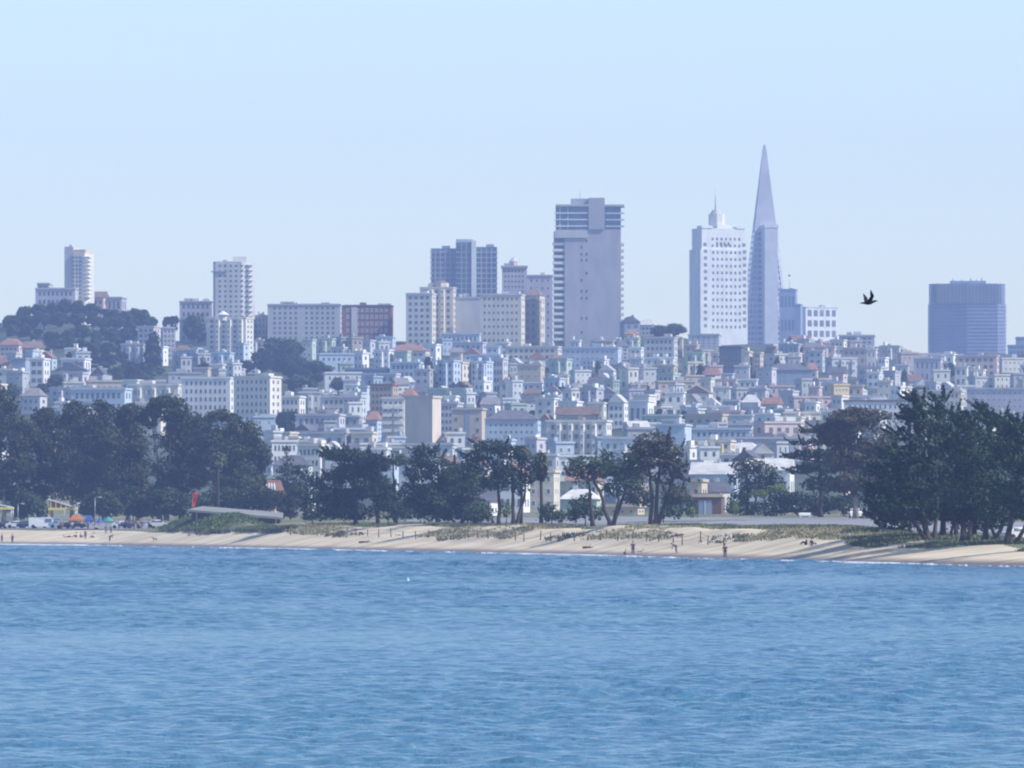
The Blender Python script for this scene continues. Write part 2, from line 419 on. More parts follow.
def place_window(parent, kind, x, y, z, w, h, rz=0, name='window'):
    o = link(name, WIN[kind], parent, (x, y, z)); o.scale = (w, 1, h); o.rotation_euler.z = rz
    return o
def face_windows(root, kind, w, y, z0, z1, rows, cols, wf, hf, margin=.06, rz=0, side=None, skip=None, limit=100, made=0):
    n = made; rest = None
    fh = (z1 - z0) / rows; cw = w * (1 - 2 * margin) / cols
    for r in range(rows):
        z = z1 - (r + 1) * fh + fh * (1 - hf) * .55
        for c in range(cols):
            if skip and skip(r, c): continue
            u = -w / 2 + w * margin + (c + .5) * cw
            if side is None: pos = (u, y, z)
            elif side > 0: pos = (y, u, z)
            else: pos = (-y, -u, z)
            if n < limit: place_window(root, kind, *pos, cw * wf, fh * hf, rz)
            elif side is None:
                rest = rest or MB(); rest.box(pos[0] - cw * wf / 2, pos[0] + cw * wf / 2, y - .04, y + .02, z, z + fh * hf)
            n += 1
    if rest: tag(rest.build('window', GLASS, root), kind='stuff')
    return n

def building(name, label, cat, a0, a1, yt, yb, color, D=None, yaw=-7, depth=14, rows=4, cols=4, wf=.5, hf=.5, win='dark', roof='flat', roofc='tar',
             group=None, short=None, bays=0, baycol=None, side=2, cornice=True, extra=0, base_row=None, zbase=None, top_items=None, skip=None, margin=.06, floors_h=None, cornice_mat=None, rec=True):
    D = D or dist_at((a0 + a1) / 2, yb)
    th = R(yaw); vis = (a1 - a0) * D / F
    depth = min(depth, vis * .9 / max(abs(math.sin(th)), .02))
    wdt = (vis - depth * abs(math.sin(th))) / math.cos(th)
    ac = (a0 + a1) / 2; Dc = D + depth / 2
    zt = PZ(yt, D); z0 = ground(ac, D) if zbase is None else zbase
    gl = min(ground(ac, D), ground(ac, D + depth), ground(a0, D), ground(a1, D)) - 1.5 if zbase is None else zbase
    root = thing(name, label, cat, (PX(ac, Dc), Dc, gl), th, group)
    H = zt - gl; g = z0 - gl
    body = H
    if roof in ('gable', 'hip', 'front'): rh = min(2.8, H * .28); body = H - rh
    b = MB(); b.box(-wdt / 2, wdt / 2, -depth / 2, depth / 2, 0, body)
    b.build('wall', wall(color), root)
    rm = roofm(roofc)
    if roof == 'flat':
        MB().box(-wdt / 2 + .3, wdt / 2 - .3, -depth / 2 + .3, depth / 2 - .3, body, body + .15).build('roof', rm, root)
        if cornice:
            MB().box(-wdt / 2 - .3, wdt / 2 + .3, -depth / 2 - .3, depth / 2 + .3, body - .55, body - .02).build('cornice', cornice_mat or wall(color), root)
    elif roof == 'gable': MB().gable(-wdt / 2 - .4, wdt / 2 + .4, -depth / 2 - .4, depth / 2 + .4, body, H - body, 0, 'x').build('roof', rm, root)
    elif roof == 'front': MB().gable(-wdt / 2 - .3, wdt / 2 + .3, -depth / 2 - .4, depth / 2 + .4, body, H - body, 0, 'y').build('roof', rm, root)
    else: MB().hip(-wdt / 2 - .4, wdt / 2 + .4, -depth / 2 - .4, depth / 2 + .4, body, H - body, 0).build('roof', rm, root)
    yf = -depth / 2
    if rows and cols:
        wz0 = g + (body - g) * .04; wz1 = body - .8
        sk = skip
        if bays:
            bc = [int((k + .5) * cols / bays) for k in range(bays)]
            sk = (lambda r, c, bc=bc, s0=skip: (c in bc) or (s0 and s0(r, c)))
        n = face_windows(root, win, wdt, yf, wz0, wz1, rows, cols, wf, hf, margin, skip=sk)
        if bays:
            cw = wdt * (1 - 2 * margin) / cols; fh = (wz1 - wz0) / rows
            for c in bc:
                u = -wdt / 2 + wdt * margin + (c + .5) * cw
                o = link('bay_window', bay_mesh(baycol or color), root, (u, yf, wz0 + fh * .6)); o.scale = (min(cw * .95, 3.2), 1.0, (wz1 - wz0) - fh * .7)
                for r in range(rows - 1 if rows > 2 else rows):
                    z = wz1 - (r + 1) * fh + fh * .28
                    p = link('pane', WIN['light'], root, (u, yf - 1.03, z)); p.scale = (min(cw * .95, 3.2) * .5, 1, fh * .5)
                    p.parent = o; p.location = (0, -1.04, (z - o.location.z) / o.scale[2]); p.scale = (.5, 1, fh * .5 / o.scale[2])
        if side and depth * abs(math.sin(th)) * F / D > 2.2:
            s = 1 if yaw < 0 else -1
            face_windows(root, win, depth, s * wdt / 2 if s > 0 else wdt / 2, wz0, wz1, rows, side, .35, hf, .1, R(90) if s > 0 else R(-90), side=s, made=0, limit=max(0, 100 - n))
    rr = random.Random(hash((round(a0), round(yt))) & 0xffff)
    for k in range(top_items if top_items is not None else (rr.randint(0, 2) if roof == 'flat' else rr.randint(0, 1))):
        if roof == 'flat':
            ww = rr.uniform(.10, .28) * wdt; hh = rr.uniform(.6, 1.6); x = rr.uniform(-.35, .35) * wdt
            MB().box(x - ww / 2, x + ww / 2, -depth * .2, depth * .25, body + .15, body + .15 + hh).build('stair_house', wall(rr.choice([color, 'white', 'light grey'])), root)
        else:
            x = rr.uniform(-.3, .3) * wdt
            MB().box(x - .4, x + .4, -.4, .4, body + (H - body) * .3, H + .7).build('chimney', wall(rr.choice(['brick red', 'light grey'])), root)
    if short: LAND.append((short, ac, (yt + min(yb, yt + 30)) / 2, a1 - a0))
    if rec: RECTS.append((a0, a1, yt, yb, D))
    root['_w'] = wdt; root['_d'] = depth; root['_h'] = body
    return root
def rbox(root, name, x0, x1, y0, y1, z0, z1, m): return MB().box(x0, x1, y0, y1, z0, z1).build(name, m, root)

# --- hilltop tower among trees, far left
D = 3900
r = thing('apartment_tower', 'slender pale tower with a red-tinged top rising from the wooded hill', 'tower', (PX(80, D), D, ground(80, D) - 2), R(-8)); z = lambda y: PZ(y, D) - r.location.z
k = D / F
rbox(r, 'shaft', -13 * k, -4 * k, -7, 7, 0, z(247), wall('lavender grey'))  # greyer paint holds the shade on this side of the tower
MB().prism([(-4 * k, -8), (8 * k, -8), (12 * k, -4), (12 * k, 6), (-4 * k, 6)], 0, z(254)).build('wall', wall('ivory'), r)  # paler paint holds the sunlight on this part
rbox(r, 'cap', -4 * k + .2, 8 * k, -6.5, 5, z(254), z(250), wall('peach'))
rbox(r, 'stair_house', -10 * k, -7 * k, -3, 3, z(247), z(245), wall('lavender grey'))
face_windows(r, 'dark', 11 * k, -8, z(300), z(256), 11, 3, .5, .45)
for i in range(11):
    zz = z(258 + i * 4); MB().box(6 * k, 12.6 * k, -8.4, -2, zz, zz + .5).build('balcony', TRIM, r)
LAND.append(('slender hilltop tower', 80, 285, 40)); RECTS.append((66, 93, 247, 310, D))
building('apartment_building', 'low stepped lavender block at the foot of the slender hilltop tower', 'apartment block', 36, 78, 288, 318, 'lavender grey', D=3880, rows=4, cols=8, yaw=-4, top_items=0)
building('apartment_building', 'small square block poking above the hilltop trees next to the stepped lavender block', 'apartment block', 38, 52, 283, 318, 'light grey', D=3915, rows=4, cols=2, yaw=-4, top_items=0)
building('house', 'pinkish house with broken roofline beside the slender hilltop tower', 'house', 93, 108, 291, 318, 'pale pink', D=3925, rows=3, cols=2, roof='gable', roofc='brown')
building('apartment_building', 'plain dark grey-green block at the treetops east of the slender hilltop tower', 'apartment block', 107, 126, 297, 322, 'grey', D=3930, rows=2, cols=3, top_items=0)

# --- round-cornered tower on the ridge
building('apartment_building', 'older grey block with cluttered rooftop beside the round-cornered pale tower', 'apartment block', 180, 214, 301, 340, 'lavender grey', D=3975, rows=5, cols=6, top_items=3, yaw=-3)
D = 3960; k = D / F
r = thing('apartment_tower', 'tall pale tower with rounded corners and a boxy rooftop machine room', 'tower', (PX(234, D), D, ground(234, D) - 2)); z = lambda y: PZ(y, D) - r.location.z
pl = [(-20.5 * k, -6), (-18 * k, -9)] + [(20.5 * k * math.sin(t) if t > .3 else 8 * k, -9 + 9 * (1 - math.cos(t))) for t in (.0, .75, 1.1, 1.4)] + [(20.5 * k, 8), (-20.5 * k, 8)]
MB().prism(pl, 0, z(262)).build('wall', wall('light grey'), r)
rbox(r, 'machine_room', -1 * k, 13 * k, -4, 5, z(262), z(257), wall('ivory')); rbox(r, 'stair_house', -11 * k, -7 * k, -3, 3, z(262), z(260), wall('grey'))
rbox(r, 'balcony', -22.5 * k, -6 * k, -9.7, -5, z(272.5), z(271.5), wall('slate blue'))
n = face_windows(r, 'dark', 36 * k, -9.0, z(335), z(264), 14, 6, .42, .42, .05)
for i in range(14):
    MB().box(12 * k, 18.9 * k, -8.0, 2, z(266 + i * 5.1), z(265.2 + i * 5.1)).build('balcony', TRIM, r)
LAND.append(('round-cornered pale tower', 234, 290, 40)); RECTS.append((213, 254, 257, 345, D))
building('apartment_building', 'cream mid-rise of narrow bays standing directly below the round-cornered pale tower', 'apartment block', 207, 253, 317, 362, 'ivory', rows=8, cols=6, yaw=-9, bays=3, short='cream mid-rise under the round-cornered tower', depth=18, top_items=1)
r = thing('rooftop_pavilion', 'small white conical canopy on the roof of the cream mid-rise', 'pavilion', (PX(223, 3700), 3700, PZ(317, 3700)))
MB().prism([(2.6 * math.cos(i * math.pi / 4), 2.6 * math.sin(i * math.pi / 4)) for i in range(8)], 1.0, 2.6, 0, .1).build('canopy', TRIM, r)
MB().prism([(1.6 * math.cos(i * math.pi / 4), 1.6 * math.sin(i * math.pi / 4)) for i in range(8)], -1.5, 1.0).build('base', wall('ivory'), r)
building('apartment_building', 'grey-green block partly hidden by a dark column-shaped tree on the hill slope', 'apartment block', 138, 160, 326, 362, 'light grey', rows=6, cols=3, yaw=-14, depth=10)
building('apartment_building', 'grey block whose brilliant white edge catches the sun beside the column-shaped tree', 'apartment block', 160, 176, 327, 360, 'lavender grey', rows=6, cols=3, yaw=6)
building('house', 'pale blue house with a cream flank just below the grey hillside blocks', 'house', 178, 207, 350, 370, 'pale blue', rows=3, cols=4, yaw=-18)

# --- long block and brick block
building('apartment_building', 'long pale ridge-top apartment block with rows of windows', 'apartment block', 268, 343, 304, 347, 'light grey', D=3950, rows=7, cols=12, yaw=-3, win='dark', wf=.42, hf=.5, depth=20, short='long pale ridge-top block', top_items=3, skip=lambda r_, c: c == 5)
building('apartment_building', 'dark red brick ridge-top block with white windows and a pale central strip', 'apartment block', 343, 393, 305, 338, 'brick red', D=3960, rows=5, cols=9, yaw=-2, win='light', wf=.55, hf=.48, depth=18, short='red brick ridge-top block', top_items=2, cornice_mat=wall('dark brown'))
building('house', 'low pale house in the gap between the round-cornered tower and the long pale block', 'house', 253, 269, 315, 345, 'light grey', D=3965, rows=4, cols=3, yaw=-4)

# --- stepped castle-like group
building('apartment_building', 'stepped cream apartment building with castle-like roofline on the ridge', 'apartment block', 406, 436, 293, 345, 'ivory', D=3940, rows=8, cols=4, yaw=-8, short='castle-like cream building', top_items=1, depth=12)
building('apartment_building', 'taller central wing of the castle-like cream building with turret top', 'apartment block', 420, 456, 287, 345, 'cream', D=3952, rows=9, cols=5, yaw=-6, bays=2, depth=12, top_items=2)
D = 3958
t = thing('roof_turret', 'small cream turret crowning the castle-like building', 'turret', (PX(441, D), D, PZ(288, D)))
MB().prism([(3.6 * math.cos(i * math.pi / 4), 3.6 * math.sin(i * math.pi / 4)) for i in range(8)], -4, 2.2).build('wall', wall('cream'), t)
MB().prism([(3.4 * math.cos(i * math.pi / 4), 3.4 * math.sin(i * math.pi / 4)) for i in range(8)], 2.2, 3.6, 0, .3).build('roof', roofm('brown'), t)
building('apartment_building', 'plain windowless pale grey flank wall between the castle-like building and the cream block', 'apartment block', 455, 482, 297, 345, 'light grey', D=3960, rows=0, cols=0, yaw=-3, top_items=2, depth=15)
building('apartment_building', 'lower terrace wing with ribbon windows under the pale grey flank wall', 'apartment block', 441, 481, 333, 352, 'pale blue', D=3900, rows=2, cols=8, yaw=-3, top_items=0, depth=12)
building('apartment_building', 'cream nine-storey block with a regular grid of small windows', 'apartment block', 480, 525, 294, 352, 'cream', D=3930, rows=8, cols=8, yaw=-6, win='dark', wf=.38, hf=.36, short='cream block with the window grid', depth=16)
building('apartment_building', 'dark block with a narrow gap below the domed grey tower', 'apartment block', 524, 541, 300, 350, 'tan', D=3970, rows=6, cols=2, yaw=-8)

# --- dark blue glass tower with white core
D = 4080; k = D / F
r = thing('office_tower', 'dark blue glass tower in three slabs with a white vertical core', 'tower', (PX(464, D), D, 60)); z = lambda y: PZ(y, D) - 60
rbox(r, 'wing', -33 * k, -8 * k, -11, 9, 0, z(249), GLASS_BLUE)
rbox(r, 'central_slab', -8 * k, 8 * k, -13, 9, 0, z(243), GLASS_BLUE)
rbox(r, 'wing', 12 * k, 33 * k, -10, 9, 0, z(247.5), GLASS_BLUE)
rbox(r, 'core', 7.6 * k, 12.4 * k, -14, 6, 0, z(241.5), TRIM)
rbox(r, 'machine_room', -8 * k, 9 * k, -6, 6, z(243), z(239.5), wall('light grey'))
rbox(r, 'machine_room', -22 * k, -14 * k, -5, 5, z(249), z(246), wall('slate blue')); rbox(r, 'machine_room', 22 * k, 30 * k, -5, 5, z(247.5), z(244.5), wall('grey'))
for i in range(9):
    zz = z(253.5 + i * 5.2)
    MB().box(-33.8 * k, -8 * k, -11.5, -10.9, zz, zz + .7).box(-8 * k, 7.4 * k, -13.4, -12.9, zz, zz + .5).box(12.5 * k, 33.8 * k, -10.5, -9.9, zz, zz + .6).build('floor_band', wall('slate blue'), r)
for i, x in enumerate((-33, -29, -24, -19, -14, -3, 2, 17, 22, 27)):
    yy = -11.6 if x < -8 else (-13.5 if x < 8 else -10.6)
    MB().box(x * k, x * k + .45, yy, yy + .7, 0, z(250.5 if x < -8 else 244 if x < 8 else 249)).build('column', wall('grey'), r)
LAND.append(('dark blue glass tower', 464, 268, 66)); RECTS.append((431, 497, 240, 345, D))

# --- domed grey tower
D = 4000; k = D / F
r = thing('church_tower', 'stepped grey tower with a small pointed cupola above the cream block', 'tower', (PX(514, D), D, 70)); z = lambda y: PZ(y, D) - 70
rbox(r, 'wall', -12 * k, 13 * k, -7, 7, 0, z(268), wall('lavender grey')); rbox(r, 'cornice', -13 * k, 13.6 * k, -7.6, 7.6, z(268), z(266), wall('grey'))
rbox(r, 'parapet', -10 * k, -3 * k, -5, 5, z(266), z(263.5), wall('grey'))
MB().prism([(2.2 * math.cos(i * math.pi / 4), 2.2 * math.sin(i * math.pi / 4)) for i in range(8)], z(266), z(261.5)).build('lantern', wall('pale pink'), r)
MB().prism([(2.4 * math.cos(i * math.pi / 4), 2.4 * math.sin(i * math.pi / 4)) for i in range(8)], z(261.5), z(257), 0, .12).build('cupola', wall('lavender grey'), r)
face_windows(r, 'dark', 24 * k, -7.02, z(300), z(269), 6, 6, .4, .4)
LAND.append(('grey tower with the cupola', 514, 280, 26))
building('apartment_building', 'broad plain mauve block between the cupola tower and the tall slab tower', 'apartment block', 527, 554, 275, 350, 'lavender grey', D=4030, rows=9, cols=4, yaw=-3, wf=.25, hf=.3, top_items=1, short='broad plain mauve block')
building('house', 'cream gabled rooftop house in front of the broad plain mauve block', 'house', 523, 545, 289, 345, 'cream', D=3985, rows=6, cols=3, roof='hip', roofc='brown', yaw=-10)

# --- tall slab tower with balconies
D = 3960; k = D / F
r = thing('apartment_tower', 'tall plain mauve slab tower with white balconies and overhanging flat roof', 'tower', (PX(590, D), D, ground(590, D) - 3), R(-1.5)); z = lambda y: PZ(y, D) - r.location.z
rbox(r, 'wall', -25 * k, 31 * k, -9, 9, 0, z(230), wall('mauve'))
rbox(r, 'wing', -36 * k, -25 * k, -6, 8, 0, z(232), wall('slate blue'))
MB().box(-34 * k, -1 * k, -8, 8, z(230), z(207)).build('glass_storey', GLASS_BLUE, r)
MB().box(15 * k, 31 * k, -7, 8, z(230), z(207)).build('glass_storey', GLASS_BLUE, r)
rbox(r, 'core', -1 * k, 15 * k, -9.6, 8.5, z(230), z(198.5), wall('mauve'))
rbox(r, 'machine_room', -19 * k, -1.05 * k, -6, 6, z(205), z(199), wall('grey'))
MB().box(-34 * k, -1 * k, -10, 9, z(207), z(205)).build('roof', wall('light grey'), r)
MB().box(15 * k, 34.5 * k, -9, 9, z(207), z(205)).build('roof', wall('light grey'), r)
rbox(r, 'parapet', -35 * k, -2 * k, -9.5, -8.8, z(238.5), z(231), wall('light grey'))
for yy in (213, 219.5, 226):
    MB().box(-35.5 * k, -2 * k, -9.4, -8, z(yy + 1.2), z(yy)).build('balcony', TRIM, r)
    MB().box(16 * k, 34.5 * k, -8.4, -6, z(yy + 1.6), z(yy)).build('balcony', wall('pale blue'), r)
MB().box(-30 * k, -29.2 * k, -9, -8.2, z(230), z(207)).box(-22 * k, -21.4 * k, -9, -8.2, z(230), z(207)).build('column', TRIM, r)
for i in range(16):
    yy = 243 + i * 6.35
    b_ = MB().box(-37 * k, -25.3 * k, -8.6, -5.9, z(yy + 3.0), z(yy + 2.4)).box(-37 * k, -25.3 * k, -8.7, -8.4, z(yy + 2.4), z(yy))
    b_.box(-37.05 * k, -36.6 * k, -8.4, -6, z(yy + 2.4), z(yy)).build('balcony', TRIM, r)
    MB().box(31.05 * k, 34 * k, -7, 3, z(yy + 3), z(yy + .5)).build('balcony', wall('light grey'), r)
    place_window(r, 'dark', -30 * k, -6.05, z(yy + 2), 5.5 * k, 3.0 * k)
for (x, ys) in ((-8, (249, 256, 262, 282, 293, 300, 320, 334)), (-3, (243, 256, 262, 275, 293, 300, 320))):
    for yy in ys: place_window(r, 'dark', x * k, -9.03, z(yy), .8, 1.2)
MB().tube([(-10 * k, 0, z(199)), (-10 * k, 0, z(188))], [.12, .06], 5).build('antenna', STEEL, r)
LAND.append(('tall mauve slab tower', 590, 335, 70)); RECTS.append((553, 624, 198, 348, D))

# --- white stepped tower with spire
D = 5000; k = D / F
r = thing('office_tower', 'white stepped tower with a small crowning turret and thin spire', 'tower', (PX(717, D), D, 24), R(24)); z = lambda y: PZ(y, D) - 24
rbox(r, 'wall', -28 * k, 24 * k, -12, 3, 0, z(250), wall('white')); rbox(r, 'upper_storeys', -26 * k, 21.5 * k, -11.2, 2, z(250), z(229), wall('white'))
rbox(r, 'parapet', -26.4 * k, -14 * k, -11.6, -5, z(229), z(226.5), wall('white')); rbox(r, 'parapet', 12 * k, 22 * k, -11.6, -5, z(229), z(227), wall('white'))
rbox(r, 'attic', -6 * k, 14 * k, -8, 1, z(229), z(225), wall('white'))
MB().prism([(4.6 * math.cos(i * math.pi / 4 + .39) - .2, 4.6 * math.sin(i * math.pi / 4 + .39)) for i in range(8)], z(225), z(214)).build('turret', wall('ivory'), r)
MB().prism([(3.4 * math.cos(i * math.pi / 4 + .39) - .6, 3.4 * math.sin(i * math.pi / 4 + .39)) for i in range(8)], z(214), z(210), 0, .6).build('turret_roof', wall('light grey'), r)
MB().tube([(-1, 0, z(211)), (-1, 0, z(188))], [.35, .12], 6).build('spire', STEEL, r)
for i in range(14):
    yy = 240 + i * 6.75
    for c in range(7): place_window(r, 'dark', (-14 + c * 4.9) * k, -11.23 if yy < 250 else -12.03, z(yy + 1), 1.2, 1.6)
b_ = MB()
for i in range(13):
    yy = 246 + i * 6.75
    for x in (-22.5, 20.6):
        b_.box(x * k - 1.0, x * k + 1.0, -12.06 if yy > 250 else -11.26, -11.1, z(yy + 1), z(yy - 2.4))
    b_.box(-24 * k - .05, -24 * k + .1, -8, -5.5, z(yy + 1.2) if yy > 252 else z(256), z(yy - 2) if yy > 252 else z(253)).box(-24 * k - .05, -24 * k + .1  , -3.5, -1, z(yy + 1.2) if yy > 252 else z(256), z(yy - 2) if yy > 252 else z(253))
tag(b_.build('window', GLASS, r), kind='stuff')
for c in range(4): place_window(r, 'dark', (-9 + c * 4.2) * k, -11.25, z(246.5), 1.4, 2.2)
LAND.append(('white stepped tower', 717, 320, 58)); RECTS.append((689, 747, 210, 345, 4000))

# --- pyramid-shaped skyscraper
D = 6000; HB = 29.0; HT = PZ(146, D) - 9
r = thing('pyramid_skyscraper', 'tapering pyramid skyscraper with a needle tip and a shoulder wing', 'skyscraper', (PX(764.6, D), D, 9), R(5))
hw = lambda z_: 1.2 + (HB - 1.2) * (1 - z_ / HT)
WHITE_Q = mat('white_quartz_panel', (.60, .60, .62), .7, .08, .2)
MB().prism([(-HB, -HB), (HB, -HB), (HB, HB), (-HB, HB)], 0, PZ(228, D) - 9, 0, hw(PZ(228, D) - 9) / HB).build('wall', WHITE_Q, r)
z1_ = PZ(228, D) - 9; h1 = hw(z1_)
tip = MB(); tip.prism([(-h1, -h1), (h1, -h1), (h1, h1), (-h1, h1)], z1_, HT - 2, 0, .99 * 1.2 / h1)
tip.prism([(-1.2, -1.2), (1.2, -1.2), (1.2, 1.2), (-1.2, 1.2)], HT - 2, HT + 1.2, 0, .5); tip.build('spire', mat('spire_metal_panel', (.44, .44, .48), .6, .12, .15), r)
wz = PZ(229, D) - 9
wing = MB().box(-3.4, 5.6, -HB - 2, -h1 + .5, 0, wz).build('wing', WHITE_Q, r)
MB().box(-3.8, 6.0, -HB - 2.3, -h1, wz, wz + 2.0).build('wing_cap', wall('white'), r)
MB().box(-4.9, 4.9, h1 - .5, HB + 2, 0, wz).build('wing', WHITE_Q, r)
nb = 27
for i in range(nb):
    zc = PZ(234 + i * 5.55, D) - 9
    if zc < 60: break
    za, zb = zc - 1.1, zc + 1.1
    def slab(x0f, x1f, b):
        ha, hb = hw(za), hw(zb)
        f_ = lambda u, h: u if abs(u) < 6 else math.copysign(h - 1.1, u)
        v = [(f_(x0f, ha), -ha - .08, za), (f_(x1f, ha), -ha - .08, za), (f_(x1f, hb), -hb - .08, zb), (f_(x0f, hb), -hb - .08, zb)]
        b.add(v, [(0, 1, 2, 3)])
    b_ = MB(); slab(-99, -3.6, b_); slab(5.8, 99, b_); b_.build('window_band', GLASS, r)
    b_ = MB(); ha, hb = hw(za), hw(zb)
    b_.add([(-ha - .08, ha - 1, za), (-ha - .08, -ha + 1, za), (-hb - .08, -hb + 1, zb), (-hb - .08, hb - 1, zb)], [(0, 1, 2, 3)]).build('window_band', GLASS, r)
mu = MB()
for sgn in (-1, 1):
    for f_ in (.38, .55, .72, .87):
        zlo, zhi = 60, z1_ - 2
        for zz in np.linspace(zlo, zhi, 2)[:1]:
            pa = (sgn * f_ * hw(zlo), -hw(zlo) - .25, zlo); pb = (sgn * max(f_ * hw(zhi), 5.2), -hw(zhi) - .25, zhi)
            mu.tube([pa, pb], [.28, .28], 4)
mu.build('mullion', WHITE_Q, r)
LAND.append(('pyramid skyscraper', 766, 325, 40)); RECTS.append((746, 786, 146, 345, 4000))

D = 5600
building('office_building', 'dark blue office block behind the foot of the pyramid skyscraper', 'office block', 779, 798, 289, 345, 'slate blue', D=D, zbase=9, rows=9, cols=4, win='blue', yaw=-5, top_items=1, wf=.7, depth=20)
building('office_building', 'white office block with a bold grid of square windows on the skyline', 'office block', 799, 838, 307, 345, 'white', D=D - 30, zbase=9, rows=19, cols=5, win='dark', wf=.66, hf=.62, yaw=30, depth=8, top_items=2, side=0, margin=.03)
building('office_building', 'narrow slate annex between the dark blue block and the white gridded block', 'office block', 794, 803, 304, 345, 'slate blue', D=D - 60, zbase=9, rows=0, cols=0, top_items=0)
m_ = thing('skyline_mast', 'thin mast with a dark beacon above the dark blue office block', 'mast', (PX(789.5, D + 10), D + 10, PZ(289, D + 10)))
MB().tube([(0, 0, 0), (0, 0, 8.2)], [.14, .08], 5).build('pole', STEEL, m_); MB().ball((0, 0, 8.7), .75, 8, 5).build('beacon', TRIM_DARK, m_)

# --- big dark blue tower on the right
D = 5300; k = D / F
r = thing('office_tower', 'broad dark blue ribbed tower standing alone beyond the hillside', 'tower', (PX(967, D), D, 12), R(-3)); z = lambda y: PZ(y, D) - 12
RIBW = mat('blue_tower_panel', (.17, .21, .31), .45, .15, .1, spec=.5)
pl = [(-38 * k, 4), (-36 * k, -6), (-30 * k, -10), (0, -12), (30 * k, -10), (37 * k, -6), (38.4 * k, 4), (34 * k, 16), (-34 * k, 16)]
MB().prism([(x * 1.02, y) for x, y in pl], 0, z(304)).build('lower_storeys', RIBW, r)
MB().prism(pl, z(304), z(284)).build('upper_storeys', RIBW, r)
MB().box(-17 * k, 19 * k, -5, 8, z(284), z(281)).build('machine_room', wall('slate blue'), r)
for x, h in ((-14, 278.5), (-5, 279), (4, 277.5), (10, 279), (15, 277.5)):
    MB().tube([(x * k, 0, z(281)), (x * k, 0, z(h))], [.5, .35], 5).build('antenna', wall('light grey'), r)
for i in range(40):
    x = -34 + i * 1.75
    yy = -12 + abs(x) / 30 * 2 if abs(x) < 30 else -10 + (abs(x) - 30) / 7 * 4
    MB().box(x * k - .22, x * k + .22, yy - .75, yy + .1, z(304) if True else 0, z(284.5)).build('rib', wall('slate blue' if i % 2 else 'grey'), r)
for i in range(14):
    zz = z(307 + i * 3.6)
    MB().prism([(x * 1.03, y - .25) for x, y in pl], zz, zz + .8).build('floor_band', mat('blue_tower_band', (.21, .25, .35), .5, .1, .3), r)
LAND.append(('broad dark blue ribbed tower', 967, 340, 78)); RECTS.append((928, 1006, 280, 358, 4000))
building('office_building', 'blue-grey low block stepping up at the edge of the skyline beyond the ribbed tower', 'office block', 1007, 1034, 345, 372, 'slate blue', D=4700, zbase=30, rows=8, cols=6, win='blue', wf=.8, hf=.4, yaw=-4, top_items=0)
building('office_building', 'small upper block rising behind the blue-grey stepped block', 'office block', 1015, 1040, 337, 372, 'slate blue', D=4730, zbase=30, rows=0, cols=0, yaw=-4, top_items=0)

# --- ridge-line houses right of the slab tower
building('house', 'dark steep-roofed house silhouetted on the ridge next to the tall slab tower', 'house', 620, 640, 316, 342, 'slate blue', D=3900, roof='front', roofc='slate', rows=3, cols=2, yaw=8)
building('house', 'long low house with a pale roof on the ridge behind the steep-roofed house', 'house', 637, 657, 319, 340, 'light grey', D=3960, roof='hip', roofc='pale', rows=2, cols=4)
building('house', 'peach house tucked under the steep-roofed ridge house', 'house', 624, 640, 329, 348, 'peach', D=3880, rows=2, cols=2, roof='hip', roofc='terracotta')
building('apartment_building', 'plain mauve block standing directly below the white stepped tower', 'apartment block', 688, 722, 334, 370, 'lavender grey', D=3820, rows=6, cols=5, yaw=-6, wf=.3, hf=.3, short='mauve block below the white tower', win='dark', top_items=0)
building('apartment_building', 'flat-topped brownish block on the skyline ridge beyond the white gridded block', 'apartment block', 838, 876, 335, 358, 'lavender grey', D=3960, rows=4, cols=6, yaw=-4, top_items=2, short='brownish ridge block')
building('house', 'low wide house with overhanging flat roof next to the brownish ridge block', 'house', 870, 890, 347, 364, 'lavender grey', D=3940, rows=2, cols=4, yaw=-4)
building('house', 'long low ridge house between the overhanging-roof house and the ribbed tower', 'house', 889, 928, 353, 366, 'pale pink', D=3980, rows=1, cols=8, roof='gable', roofc='brown')
building('house', 'tan house with chimneys in front of the pyramid skyscraper', 'house', 788, 812, 335, 360, 'cream', D=3900, rows=3, cols=3, roof='gable', roofc='brown', yaw=10)

